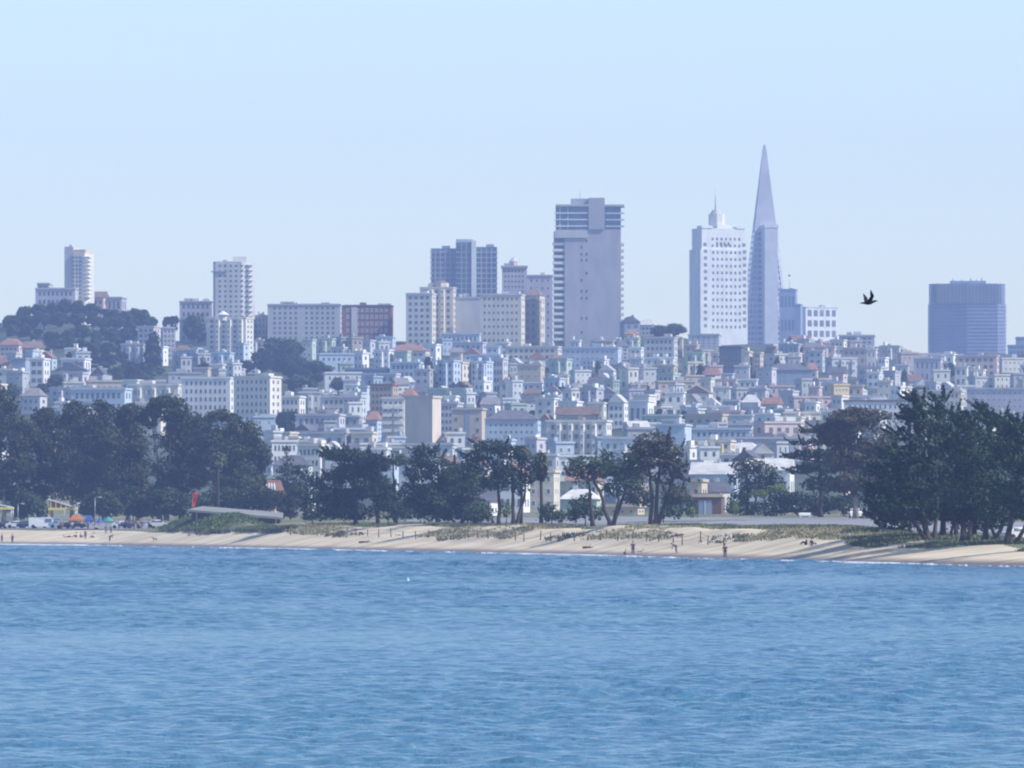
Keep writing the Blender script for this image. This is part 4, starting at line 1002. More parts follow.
# bushes at their feet
BU = [('rounded dark bush between the two awnings', 30, 1740, [(30, 505, 16, 13), (20, 510, 10, 8), (38, 511, 11, 8)], 'green'),
      ('wide green bush behind the picnic crowd', 98, 1745, [(92, 505, 17, 11), (110, 508, 14, 10), (100, 497, 10, 7)], 'green'),
      ('middle green bush of the hedge line left of the red flag', 132, 1750, [(130, 503, 17, 13), (142, 508, 12, 10)], 'green'),
      ('big green bush immediately left of the red flag', 168, 1745, [(165, 503, 20, 13), (182, 507, 13, 11), (155, 508, 12, 9)], 'green'),
      ('dark bush in shade behind the sloping grey roof', 215, 1720, [(212, 501, 18, 10), (230, 500, 14, 10), (200, 505, 10, 8)], 'green'),
      ('tall dark bush behind the middle of the sloping grey roof', 255, 1715, [(252, 497, 17, 13), (240, 502, 12, 9), (268, 500, 12, 12)], 'gum'),
      ('olive-brown bush at the lower end of the sloping grey roof', 290, 1640, [(290, 505, 12, 14), (296, 497, 8, 10), (280, 500, 8, 9)], 'olive')]
for i, (lb, a, D, cl, lf) in enumerate(BU):
    tree('bush', lb, 'bush', (a, 519), D, cl, [(((a, 519), (a + 2, 512)), .15)], lf, size=.5, dens=1.5, gap=.12, seed=40 + i, grow=1.15, group='bushes along the shore')
# conifer and small trees behind
tree('fir_tree', 'small pointed dark fir in front of the cluttered white houses', 'tree', (288, 500), 1840, [(287, 450, 3, 6), (287, 460, 7, 6), (288, 470, 12, 6), (289, 480, 17, 7), (290, 489, 20, 7)], [(((288, 510), (287, 448)), .3)], 'cypress', size=.5, gap=.15, seed=61)
tree('cypress_tree', 'low flat-topped cypress just east of the small pointed fir', 'tree', (305, 510), 1600, [(302, 471, 10, 6), (312, 478, 12, 7), (300, 490, 12, 9), (318, 490, 12, 9)], [(((305, 519), (306, 480)), .3)], 'cypress', size=.45, gap=.2, seed=62)

SG_ = 'cypresses and pines along the shore'
SH = [
 ('cypress_tree', 'dense dark cypress mass with a flat wide top and a western shelf of branches', 358, 122, [(352, 456, 28, 8), (372, 464, 22, 10), (345, 474, 24, 10), (326, 484, 18, 7), (370, 486, 28, 15), (340, 498, 26, 12), (318, 503, 18, 10), (350, 512, 32, 10), (388, 500, 22, 14)], [((356, 524), (355, 490), (352, 460)), ((378, 524), (376, 490), (372, 468))], 'cypress', 7),
 ('pine_tree', 'small umbrella-shaped pine with its pale bare trunk showing', 394, 170, [(392, 456, 12, 5), (400, 461, 10, 5), (386, 462, 8, 4)], [((396, 522), (394, 480), (393, 462))], 'pine', 0),
 ('pine_tree', 'ragged tall pine with a curving dark trunk, fourth crown of the shore clump', 435, 124, [(424, 451, 16, 6), (428, 461, 20, 8), (446, 470, 17, 8), (418, 474, 14, 8), (450, 484, 20, 12), (410, 494, 16, 14), (428, 500, 20, 16)], [((438, 524), (436, 495), (430, 470), (425, 455))], 'cypress', 5),
 ('pine_tree', 'low bushy pine filling the space west of the big spreading shore cypress', 466, 118, [(462, 472, 19, 9), (474, 484, 18, 11), (458, 492, 18, 14), (472, 508, 22, 14), (452, 512, 14, 9)], [((462, 525), (464, 490)), ((478, 525), (472, 490))], 'pine', 0),
 ('cypress_tree', 'big spreading shore cypress with two bare trunks and layered dome', 505, 122, [(492, 447, 20, 7), (476, 456, 14, 6), (510, 453, 16, 7), (484, 466, 24, 9), (508, 468, 20, 10), (526, 462, 8, 9), (494, 482, 16, 8), (522, 484, 12, 12), (530, 474, 9, 9)], [((499, 526), (499, 500), (496, 470), (490, 452)), ((513, 526), (513, 495), (512, 465)), ((514, 524), (524, 500), (526, 480))], 'cypress', 4),
 ('pine_tree', 'forked pine whose trunks split into a wide V above the grass', 600, 128, [(588, 463, 20, 7), (574, 471, 11, 6), (602, 470, 17, 8), (584, 480, 14, 6), (612, 458, 10, 5)], [((611, 526), (603, 500), (592, 475), (588, 465)), ((612, 526), (619, 500), (613, 470)), ((593, 525), (590, 495), (588, 472))], 'pine', 4),
 ('pine_tree', 'middle pine leaning into the tallest shore pine with drooping branches', 628, 140, [(618, 468, 18, 9), (632, 480, 18, 11), (618, 488, 16, 9), (640, 496, 16, 10), (634, 458, 11, 7)], [((612, 526), (622, 500), (630, 475))], 'pine', 2),
 ('pine_tree', 'tallest shore pine with twin trunks and an airy rounded crown', 652, 112, [(655, 440, 20, 8), (642, 448, 12, 7), (668, 452, 17, 9), (655, 460, 20, 9), (678, 468, 13, 9), (690, 479, 11, 3), (664, 478, 16, 8), (640, 472, 12, 9), (672, 494, 12, 10), (640, 500, 10, 8)], [((651, 529), (652, 495), (648, 465), (645, 450)), ((655, 529), (657, 495), (660, 462), (658, 445)), ((656, 500), (674, 476), (690, 480))], 'olive', 4),
]
for i, (nm, lb, a, D, cl, tr, lf, sp) in enumerate(SH):
    tree(nm, lb, 'tree', (a, 524), D, cl, [(t, .34) for t in tr], lf, size=.34, dens=1.7, gap=.28, grow=1.04, depth=1.4, seed=80 + i, group=SG_, flat=.5, sprays=sp, up=.5)
SB = [('low dark bush at the western foot of the dense cypress mass', 312, 128, [(310, 512, 14, 9), (322, 515, 12, 7)], 'green'),
      ('wide dark bush between the cypress mass and the umbrella-shaped pine', 388, 132, [(388, 510, 16, 10), (402, 513, 12, 8)], 'cypress'),
      ('olive-green bush under the ragged tall pine', 420, 130, [(418, 508, 13, 11), (430, 514, 12, 8)], 'green'),
      ('broad bush between the ragged tall pine and the low bushy pine', 448, 134, [(448, 508, 15, 11), (440, 515, 10, 6)], 'pine'),
      ('bush closing the gap under the western crown edge of the big spreading cypress', 468, 136, [(466, 511, 12, 9)], 'green'),
      ('low scrubby bush at the foot of the tallest shore pine, landward side', 664, 200, [(664, 514, 10, 6), (674, 512, 9, 7)], 'green'),
      ('low scrub added as a dark shade patch west of the windswept stand', 882, 108, [(872, 535, 13, 4), (890, 535, 14, 5), (905, 537, 12, 4)], 'green'),  # low scrub added to read as cast shade on the ground
      ('dark bush at the foot of the big spreading shore cypress', 480, 116, [(478, 512, 14, 10), (490, 515, 9, 7)], 'green'),
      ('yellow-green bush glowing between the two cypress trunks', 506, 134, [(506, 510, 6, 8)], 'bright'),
      ('round dark bush just east of the shaggy palm', 551, 124, [(549, 512, 13, 9), (560, 516, 8, 6), (544, 518, 8, 5)], 'green'),
      ('spiky dark bush under the forked pine', 585, 124, [(580, 508, 13, 11), (593, 513, 12, 8), (574, 516, 9, 6), (586, 497, 6, 6)], 'green'),
      ('fresh green bush beside the tallest shore pine', 680, 330, [(678, 497, 12, 13), (688, 505, 9, 10), (670, 506, 10, 10)], 'green'),
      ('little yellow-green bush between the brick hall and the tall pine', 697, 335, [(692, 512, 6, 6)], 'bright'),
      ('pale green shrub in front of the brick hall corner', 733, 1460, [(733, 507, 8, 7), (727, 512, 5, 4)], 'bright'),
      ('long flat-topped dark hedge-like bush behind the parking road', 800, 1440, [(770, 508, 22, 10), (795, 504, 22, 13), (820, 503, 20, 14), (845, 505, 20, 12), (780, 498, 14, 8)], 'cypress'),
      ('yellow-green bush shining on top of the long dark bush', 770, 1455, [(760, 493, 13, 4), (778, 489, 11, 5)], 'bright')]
for i, (lb, a, D, cl, lf) in enumerate(SB):
    tree('bush', lb, 'bush', (a, 519), D, cl, [(((a, 519), (a + 1, 512)), .12)], lf, size=.38, dens=1.2, gap=.15, seed=140 + i, group='bushes along the shore')
tree('gum_tree', 'rounded dark tree alone behind the parking road beside the brick hall', 'tree', (748, 518), 1500, [(748, 466, 20, 9), (765, 472, 15, 9), (738, 478, 13, 10), (758, 486, 18, 11), (738, 497, 12, 11), (775, 482, 10, 8), (745, 508, 12, 9)], [(((746, 518), (748, 490), (746, 470)), .35), (((752, 518), (760, 480)), .3)], 'gum', size=.42, dens=1.2, gap=.2, seed=170)
tree('cypress_tree', 'dark cypress of long horizontal branch tiers beside the brown-green gum', 'tree', (820, 518), 1380, [(822, 428, 10, 2.5), (808, 431, 13, 2), (824, 441, 14, 4), (800, 443, 11, 2), (815, 454, 20, 5), (795, 456, 14, 2.6), (822, 468, 20, 6), (800, 470, 14, 4), (824, 484, 20, 8), (840, 455, 10, 14)], [(((821, 519), (820, 480), (818, 426)), .42)], 'cypress', size=.36, dens=1.8, gap=.12, grow=1.12, seed=171, flat=.7, sprays=5, group=SG_)
tree('gum_tree', 'big brown-green gum tree with a broad domed crown and pale limbs', 'tree', (860, 518), 1330, [(850, 418, 24, 9), (872, 418, 20, 9), (838, 434, 20, 13), (862, 438, 24, 15), (886, 436, 14, 14), (846, 458, 22, 14), (874, 462, 22, 14), (856, 482, 24, 14), (885, 484, 14, 12)], [(((856, 519), (856, 480), (848, 440)), .45), (((864, 519), (870, 470), (874, 430)), .4)], 'olive', BARK_PALE, size=.40, dens=1.6, gap=.18, seed=172, grow=1.15)

# windswept cypress stand on the right
WG = 'windswept cypresses standing on the sand'
WS = [
 ('first windswept cypress of the stand, its crown reaching far west over the sand', 926, 78, [(918, 402, 8, 5, -30), (911, 414, 13, 4, 10), (925, 420, 20, 8), (905, 434, 15, 5, 10), (928, 442, 22, 11), (896, 452, 18, 5, 8), (915, 464, 22, 10), (886, 472, 18, 6, 5), (905, 486, 24, 9), (884, 494, 18, 5), (925, 492, 22, 11), (895, 508, 22, 7), (920, 512, 20, 8), (880, 516, 12, 4)], [((930, 549), (924, 520), (918, 480), (920, 420)), ((934, 549), (937, 515), (936, 460)), ((930, 545), (912, 520), (895, 508))]),
 ('second windswept cypress with the twin pointed leader tops', 945, 100, [(941, 402, 5, 7, -35), (947, 414, 13, 6, -20), (945, 428, 20, 8), (950, 448, 22, 12), (944, 470, 24, 12), (952, 492, 24, 13), (940, 512, 20, 8), (962, 508, 16, 8)], [((943, 548), (944, 510), (943, 450)), ((957, 548), (955, 510), (952, 460))]),
 ('third windswept cypress on a thick leaning trunk, rounded darker crown', 968, 70, [(968, 418, 17, 6), (975, 432, 22, 9), (968, 452, 24, 12), (980, 474, 24, 13), (968, 494, 26, 13), (984, 512, 20, 8), (960, 515, 14, 6)], [((962, 549), (965, 515), (968, 440)), ((968, 549), (972, 520), (980, 480))]),
 ('fourth windswept cypress with one feathery leader leaning over its crown', 990, 92, [(984, 411, 5, 5, -35), (992, 420, 16, 6, -18), (996, 436, 22, 9), (1000, 458, 24, 12), (992, 482, 24, 13), (1004, 502, 22, 10), (1000, 516, 16, 5)], [((984, 549), (987, 515), (992, 440)), ((990, 549), (1004, 522), (1012, 500))]),
 ('last windswept cypress of the stand, cut by the photo edge', 1014, 76, [(1012, 425, 14, 6, -15), (1026, 436, 20, 9), (1018, 458, 22, 13), (1034, 476, 22, 15), (1016, 494, 22, 12), (1034, 512, 20, 9)], [((1007, 549), (1012, 515), (1020, 450)), ((1012, 549), (1028, 520), (1034, 490))]),
]
for i, (lb, a, D, cl, tr) in enumerate(WS):
    tree('cypress_tree', lb, 'tree', (a, 549), D, cl, [(t, .42 if j == 0 else .3) for j, t in enumerate(tr)], 'cypress', size=.34, dens=1.5, gap=.16, grow=1.2, seed=200 + i, group=WG, flat=.45, sprays=15, up=.45, depth=2.0)
tree('cypress_tree', 'rear windswept cypress, its low skirt of branches filling the space west of the trunks', 'tree', (905, 545), 112, [(900, 470, 22, 9), (890, 486, 26, 8), (908, 500, 26, 10), (888, 508, 24, 7), (912, 518, 24, 9), (896, 524, 20, 6)], [(((912, 545), (908, 515), (900, 475)), .3), (((922, 545), (915, 520), (905, 500)), .25)], 'cypress', size=.36, dens=1.4, gap=.16, seed=206, depth=1.8, group=WG, flat=.5, sprays=10, up=.4, grow=1.1)
tree('cypress_tree', 'rear windswept cypress seen between the third and fourth trunks of the stand', 'tree', (976, 545), 120, [(976, 450, 24, 12), (966, 475, 24, 12), (984, 495, 26, 12), (960, 512, 24, 9), (990, 520, 22, 8), (972, 524, 24, 7)], [(((974, 545), (975, 515), (976, 460)), .34), (((950, 545), (955, 515)), .22), (((996, 545), (990, 520), (984, 495)), .24)], 'cypress', size=.36, dens=1.4, gap=.14, seed=207, depth=1.8, group=WG, flat=.5, sprays=6, up=.4, grow=1.15)
tree('cypress_tree', 'outer cypress beyond the photo edge whose shade reaches the sand', 'tree', (1060, 549), 60, [(1058, 430, 20, 12), (1070, 455, 26, 16), (1056, 485, 24, 16), (1075, 505, 22, 12)], [(((1060, 549), (1062, 500), (1064, 450)), .42)], 'cypress', size=.5, seed=210, group=WG)

# palms
def palm(label, a, D, ytop, ybase, rt, fr, skirt, leafm='palm', seed=0):
    rg = np.random.default_rng(seed); z0 = ground(a, D)
    root = thing('palm_tree', label, 'palm tree', (PX(a, D), D, z0), 0, 'palms rising behind the shore')
    H = PZ(ytop, D) - z0; k = D / F
    MB().tube([(0, 0, -.3), (.1, 0, H * .3), (0, 0, H * .7), (.1, 0, H)], [rt * 1.3, rt, rt * .9, rt * .8], 8).build('trunk', BARK, root)
    V = []; q = []
    for i in range(120):
        th = rg.uniform(0, 6.28); el = rg.uniform(-.7, 1.25); L = fr * rg.uniform(.75, 1.1)
        d = np.array((math.cos(th) * math.cos(el), math.sin(th) * math.cos(el), math.sin(el)))
        sidev = np.cross(d, (0, 0, 1)); sidev /= np.linalg.norm(sidev); n0 = len(V)
        for s_ in range(6):
            t = s_ / 5; c = d * L * t + np.array((0, 0, H - .9 * t * t * L * (.55)))
            wd = .34 * L * math.sin(min(1, t * 1.25 + .12) * math.pi * .86) * .55 + .02
            V += [tuple(c + sidev * wd - np.array((0, 0, wd * .5))), tuple(c), tuple(c - sidev * wd - np.array((0, 0, wd * .5)))]
            if s_:
                m_ = n0 + s_ * 3; q += [(m_ - 3, m_, m_ + 1, m_ - 2), (m_ - 2, m_ + 1, m_ + 2, m_ - 1)]
    link('crown', np_mesh('crown', np.array(V), np.array(q), LEAF[leafm]), root)
    if skirt:
        Vs = leaf_cloud([((0, 0, H - skirt * .5), (rt * 2.6, rt * 2.6, skirt * .55))], 900, .5, rg, .1, -.6, 2.4, .6)
        link('dead_frond_skirt', crown_mesh('skirt', Vs, LEAF['olive']), root)
    return root
palm('slender palm with a small yellowish head in front of the last gum tree', 218, 1700, 456, 520, .22, 1.9, 0, seed=1)
palm('palm with a bright yellow-tipped head poking out of the big spreading cypress', 521, ds_(521) + 135, 450, 523, .22, 1.7, 1.6, seed=2)
palm('shaggy palm with a thick skirt of dead fronds on a bare dark trunk', 541, ds_(541) + 120, 456, 523, .26, 1.5, 3.4, seed=3)

# trees on the hillside
HILLV = {}
def hill_variant(kind, v):
    if (kind, v) in HILLV: return HILLV[kind, v]
    rg = np.random.default_rng(500 + v * 13 + len(kind)); lobes = []
    if kind == 'round':
        for i in range(22):
            d = rg.normal(size=3); d /= np.linalg.norm(d)
            lobes.append(((d[0] * .55, d[1] * .55, .95 + d[2] * .42), (rg.uniform(.2, .42), rg.uniform(.2, .42), rg.uniform(.16, .34))))
    elif kind == 'umbrella':
        for i in range(11):
            th = rg.uniform(0, 6.3); r = rg.uniform(.1, .75)
            lobes.append(((r * math.cos(th), r * math.sin(th), 1.45 + rg.uniform(-.22, .22)), (.36, .36, .17)))
    elif kind == 'column':
        for i in range(9): lobes.append(((rg.uniform(-.1, .1), rg.uniform(-.1, .1), .3 + i * .19), (.40 - .02 * i, .40 - .02 * i, .2)))
    else:
        for i in range(8): lobes.append(((0, 0, .35 + i * .22), (.62 * (1 - i / 8.6), .62 * (1 - i / 8.6), .2)))
    V = leaf_cloud(lobes, 5200, .14, rg, .3, .4, 1.3, .45)
    t = MB()
    t.tube([(0, 0, -.25), (.03, 0, .5), (0, .03, 1.3)], [.07, .055, .03], 6)
    for i in range(3): t.tube([(0, 0, .5 + .15 * i), (math.cos(i * 2.1) * .4, math.sin(i * 2.1) * .4, 1.1 + .1 * i)], [.035, .015], 5)
    HILLV[kind, v] = (V, t)
    return HILLV[kind, v]
HM = {}
def hill_tree(label, a, yc, ra, ry, kind='round', leaf='pine', D=None, name='hillside_tree', seed=None):
    D = D or dist_at(a, yc + ry * .9) ; k = D / F
    v = (int(a) % 3); key = (kind, v, leaf)
    if key not in HM:
        V, t = hill_variant(kind, v); HM[key] = (crown_mesh('crown', V, LEAF[leaf]), t.mesh('trunk', BARK))
    cm, tm = HM[key]
    root = thing(name, label, 'tree', (PX(a, D), D, PZ(yc + ry, D)), R((a * 37) % 360), 'trees scattered over the hillside')
    hgt = {'round': 1.6, 'umbrella': 1.75, 'column': 2.1, 'cone': 2.15}[kind]; wid = {'round': .95, 'umbrella': 1.05, 'column': .45, 'cone': .6}[kind]
    root.scale = (ra * k / wid, ra * k / wid, 2 * ry * k / hgt)
    g = ground(a, D); root.location.z = min(root.location.z, g + 2.5)
    link('trunk', tm, root); link('crown', cm, root)
    return root
HT_ = []
def H(*a, **k): HT_.append((a, k))
rr2 = random.Random(12)
# the wooded summit on the left: crowns packed side by side
RWS = [('top', 311, 3, 126, lambda a: 307 + .004 * (a - 70) ** 2), ('second', 322, 8, 128, lambda a: 322 + .001 * (a - 70) ** 2), ('third', 336, 6, 134, None), ('fourth', 348, 44, 140, None), ('fifth', 360, 66, 142, None), ('sixth', 371, 84, 146, None), ('lowest', 381, 108, 146, None)]
NTH = ['first', 'second', 'third', 'fourth', 'fifth', 'sixth', 'seventh', 'eighth', 'ninth', 'tenth', 'eleventh', 'twelfth', 'thirteenth', 'fourteenth', 'fifteenth']
for ri, (rn, yb_, xa, xb, fn) in enumerate(RWS):
    a = xa + 4.; i_ = 0
    while a < xb:
        ra = rr2.uniform(7, 12.5); ry = rr2.uniform(6.5, 10.5); yc = (fn(a) if fn else yb_) + rr2.uniform(-3, 3)
        o = hill_tree('%s tree from the west in the %s row of crowns on the wooded summit hill' % (NTH[i_], rn), a + ra * .4, yc, ra, ry, rr2.choice(['round', 'round', 'round', 'column']) if ri > 1 else 'round', rr2.choice(['pine', 'pine', 'gum', 'green', 'cypress']), D=(3880, 3830)[ri] if ri < 2 else dist_at(a, yc + 4))
        a += ra * 1.45; i_ += 1
OT = [
 ('broad ragged pine against the sky on the saddle east of the wooded summit', 138, 319, 13, 11, 'round', 'pine', 3950),
 ('small round pine next to the broad ragged skyline pine', 151, 324, 8, 8, 'round', 'pine'),
 ('rounded pine against the sky beside the older grey block', 171, 315, 10, 10, 'round', 'pine', 3960),
 ('dense dark tree under the older grey block', 194, 331, 14, 17, 'round', 'pine', 3940), ('second dense dark tree under the older grey block', 204, 342, 10, 11, 'round', 'pine', 3925),
 ('dark column-shaped tree in front of the grey-green block', 153, 352, 10, 22, 'column', 'cypress'),
 ('dark tree at the foot of the column-shaped tree', 140, 374, 13, 12, 'round', 'cypress'), ('pale green round bush-like tree below the grey hillside blocks', 160, 371, 7, 5, 'round', 'bright'),
 ('olive tree against the pale blue house on the slope', 205, 368, 9, 6, 'round', 'olive'),
 ('large dark tree crown directly below the long pale ridge-top block', 282, 354, 24, 16, 'round', 'pine'), ('dark tree west in the big grove under the long pale block', 262, 362, 13, 15, 'round', 'cypress'),
 ('dark tree at the heart of the big grove under the long pale block', 290, 368, 20, 15, 'round', 'cypress'), ('dark tree sloping down the east side of the big grove', 316, 374, 19, 14, 'round', 'pine'),
 ('lowest dark tree of the big grove under the long pale block', 300, 386, 20, 11, 'round', 'pine'), ('olive tree trailing off the east end of the big grove', 338, 386, 9, 9, 'round', 'green'),
 ('dark tree between the cream mid-rise and the big grove', 247, 368, 10, 8, 'round', 'cypress'),
 ('round tree with visible trunks under the red brick ridge-top block', 355, 345, 13, 9, 'round', 'gum'),
 ('tall pointed dark conifer beside the blue townhouses', 428, 374, 12, 19, 'cone', 'cypress'),
 ('rounded green-grey tree below the pointed conifer', 446, 398, 15, 9, 'round', 'green'), ('orange-tinged slim tree next to the rounded green-grey tree', 462, 392, 5, 11, 'column', 'rust'),
 ('bright green dome of a tree above the bay-windowed terrace', 550, 402, 13, 6, 'round', 'green'), ('dark tree in the shaded court beside the bright green dome', 562, 395, 9, 9, 'round', 'cypress'),
 ('dark slim tree above the bay-windowed terrace', 561, 392, 3, 9, 'column', 'cypress'),
 ('dark leafy tree in the dip below the cream block with the window grid', 527, 380, 11, 9, 'round', 'pine'), ('brownish tree beside the light grey townhouse', 508, 366, 9, 7, 'round', 'olive'),
 ('round tree next to the lavender long house', 311, 408, 12, 9, 'round', 'pine'), ('dark tree at the west end of the lavender long house', 288, 424, 14, 13, 'round', 'cypress'),
 ('dark rounded tree behind the ridge east of the tall slab tower', 630, 322, 8, 6, 'round', 'pine'), ('dark tree on the ridge next to the white stepped tower', 674, 331, 14, 8, 'round', 'pine'),
 ('second dark tree on the ridge near the white stepped tower', 658, 332, 10, 7, 'round', 'gum'), ('low dark tree in front of the pale block with narrow slots', 650, 362, 14, 6, 'round', 'pine'),
 ('dark shrubby tree behind the white gabled house', 634, 392, 7, 8, 'round', 'pine'), ('orange-brown tree beside a dark one behind the white gabled house', 646, 391, 5, 8, 'round', 'rust'),
 ('dark tree in shade east of the blank white wall building', 664, 408, 12, 8, 'round', 'cypress'),
 ('dark rounded tree among houses east of the tall shore pine', 697, 460, 12, 9, 'round', 'pine'), ('olive tree group beside the cream-yellow terrace', 716, 462, 10, 6, 'round', 'green'),
 ('dark tree on the brow in front of the tan chimneyed house', 796, 350, 14, 6, 'round', 'pine'), ('dark round tree at the brownish ridge block', 850, 346, 13, 8, 'round', 'pine'),
 ('dark tree between the mauve block and the pink building under the ribbed tower', 950, 372, 9, 10, 'round', 'pine'), ('dark tree in the dip at the dark navy galleried building', 832, 362, 10, 5, 'round', 'gum'),
 ('grey-green tree low on the wooded slope by the long pale building', 34, 400, 14, 9, 'round', 'green'), ('dark tree above the long pale building on the wooded slope', 56, 382, 10, 8, 'round', 'pine'),
 ('olive tree beneath the white two-window house', 45, 389, 9, 6, 'round', 'olive'), ('dark tree by the white portal house', 98, 380, 12, 8, 'round', 'pine'),
 ('dark tree just over the roof of the long pale building', 120, 379, 12, 8, 'round', 'cypress'), ('small tree at the photo edge below the dusty pink house', 6, 372, 11, 8, 'round', 'gum'),
 ('grey-green tree at the photo edge over the gum trees', 10, 392, 14, 9, 'round', 'green'),
 ('dark tree at the foot of the white block with the sunlit corner', 262, 432, 10, 9, 'round', 'gum'),
]
for t_ in OT:
    hill_tree(t_[0], *t_[1:5], t_[5], t_[6], D=t_[7] if len(t_) > 7 else None)
# street trees in the gaps, each named by the landmark nearest to it
tg = {}
for i in range(120):
    a = rr2.uniform(300, 1020); yc = rr2.uniform(358, 470); 
    if a > 780 and yc > 430: continue
    ra = rr2.uniform(4, 9); kind = rr2.choice(['round', 'round', 'round', 'column', 'cone']); lf = rr2.choice(['pine', 'gum', 'green', 'cypress', 'olive'])
    if kind in ('column', 'cone'): ra *= .6
    ry = ra * (2.0 if kind in ('column', 'cone') else rr2.uniform(.65, .9))
    D = dist_at(a, yc + ry) - 24
    if any(b0 - 3 < a < b1 + 3 and -20 < d - D + 0 < 30 for (b0, b1, c0, c1, d) in RECTS): D -= 18
    best = min(LAND, key=lambda L_: (L_[1] - a) ** 2 + ((L_[2] - yc) * 1.6) ** 2)
    if any(b0 - 2 < a < b1 + 2 and -16 < D - d < 14 for (b0, b1, c0, c1, d) in RECTS): continue
    o = hill_tree('x', a, yc, ra, ry, kind, lf, D=D)
    rel = ('below' if yc > best[2] else 'above') if abs(a - best[1]) < best[3] / 2 + 5 else ('right of' if a > best[1] else 'left of')
    look = {'round': 'round', 'column': 'slim upright', 'cone': 'pointed'}[kind] + {'pine': ' dark green', 'gum': ' grey-green', 'green': ' green', 'cypress': ' blackish', 'olive': ' olive'}[lf]
    tg.setdefault('small %s street tree %s the %s' % (look, rel, best[0]), []).append((a, o))
for lb, L_ in tg.items():
    L_.sort(key=lambda q: q[0])
    for i, (a, o) in enumerate(L_): o['label'] = lb if len(L_) == 1 else ('leftmost ' if i == 0 else 'rightmost ' if i == len(L_) - 1 else ORD[i] + ' ') + lb
print('FACES', sum(len(m.polygons) for m in bpy.data.meshes))

# ------------------------------------------------------------------ beach things
def gz(a, D):
    """height of the built ground (table plus the mound), close enough to stand on"""
    s = D - ds_(a)
    return ground(a, D) + 2.2 * math.exp(-((a - 215) / 42.) ** 4) * math.exp(-((s - 108) / 34.) ** 2)
_dg = bpy.context.evaluated_depsgraph_get(); bpy.context.view_layer.update(); _dg = bpy.context.evaluated_depsgraph_get()
_gnd = [C.objects[n].evaluated_get(_dg) for n in ('beach', 'grass_field')]
def on_ground(a, D):
    x = PX(a, D); best = None
    for o in _gnd:
        ok, p, n_, f = o.ray_cast(Vector((x, D, 60)), Vector((0, 0, -1)))
        if ok and (best is None or p.z > best): best = p.z
    return best if best is not None else gz(a, D)
def at_row(a, y, s0=-5, s1=160):
    """distance where the beach shows at picture row y in column a"""
    for s in np.arange(s0, s1, 1.0):
        D = ds_(a) + s
        if YH + (CH - on_ground(a, D)) * F / D <= y: return D
    return ds_(a) + s1

# dune grass and scrub: nobody could count it
def tufts(name, label, n, a_rng, s_fn, h, m, seed, clump=.5, blades=7, wid=.10, pick=None):
    rg = np.random.default_rng(seed); V = []; cnt = 0; tries = 0
    while cnt < n and tries < n * 12:
        tries += 1
        a = rg.uniform(*a_rng); lo, hi = s_fn(a); s = rg.uniform(lo, hi); D = ds_(a) + s; x = PX(a, D)
        c = float(vnoise(np.array([x / 5.]), np.array([D / 9.]), seed + 50)[0])
        if c < clump - .5 + rg.normal(0, .12): continue
        if pick and not pick(a, s): continue
        z = on_ground(a, D); hh = h * rg.uniform(.5, 1.3) * (1 + .5 * c); cnt += 1
        for b in range(blades):
            th = rg.uniform(0, 6.28); ox, oy = rg.normal(0, .30, 2); ln = hh * rg.uniform(.6, 1.1); lean = rg.uniform(.1, .7)
            dx, dy = math.cos(th), math.sin(th); w_ = wid * rg.uniform(.7, 1.5)
            p0 = (x + ox, D + oy, z - .05); tp = (x + ox + dx * ln * lean, D + oy + dy * ln * lean, z + ln)
            V += [(p0[0] - dy * w_, p0[1] + dx * w_, p0[2]), (p0[0] + dy * w_, p0[1] - dx * w_, p0[2]), (tp[0] + dy * w_ * .3, tp[1] - dx * w_ * .3, tp[2]), (tp[0] - dy * w_ * .3, tp[1] + dx * w_ * .3, tp[2])]
    o = link(name, np_mesh(name, np.array(V), np.arange(len(V)).reshape(-1, 4), m))
    return tag(o, label, None, None, 'stuff')
DRY = mat('dry_dune_grass', (.30, .27, .16), .9, .35, .3, second=(.20, .19, .11), coord='World')
GREENG = mat('green_dune_grass', (.11, .15, .05), .9, .3, .3, second=(.07, .10, .04), coord='World')
FIELDG = mat('field_grass', (.17, .18, .09), .9, .3, .3, second=(.11, .13, .065), coord='World')
SCRUB = mat('dark_dune_scrub', (.13, .12, .08), .95, .3, .4, coord='World')
tufts('dune_grass', 'dry brown grass in ragged clumps over the low dunes', 2600, (290, 900), lambda a: (float(np.interp(a, [290, 450, 600, 850], [48, 50, 48, 62])), 108), .24, DRY, 31, .74, 11, .07)
tufts('dark_scrub', 'dark low scrub caught along the foot of the dunes and fence', 260, (165, 900), lambda a: (float(np.interp(a, [165, 290, 450, 600, 850], [40, 42, 40, 44, 52])), float(np.interp(a, [165, 290, 450, 600, 850], [56, 54, 52, 62, 72]))), .26, SCRUB, 33, .85, 9, .09)
tufts('mound_grass', 'bright green grass on the mound beside the sloping grey roof', 4200, (160, 295), lambda a: (56, 122), .30, GREENG, 35, -1.5, 6, .12)
tufts('field_grass', 'greenish grass strip between the dunes and the parking road', 5200, (300, 905), lambda a: (96, 150), .24, FIELDG, 37, .42, 9, .09)
tufts('shade_fill_grass', 'dark grass and litter added to thicken the shade of the windswept cypresses', 2600, (850, 1040), lambda a: (46, 120), .30, FIELDG, 39, .38, 9, .10)  # tufts added so the cypress shadow band looks denser

WOOD = mat('weathered_wood', (.12, .10, .085), .9, .3, 2)
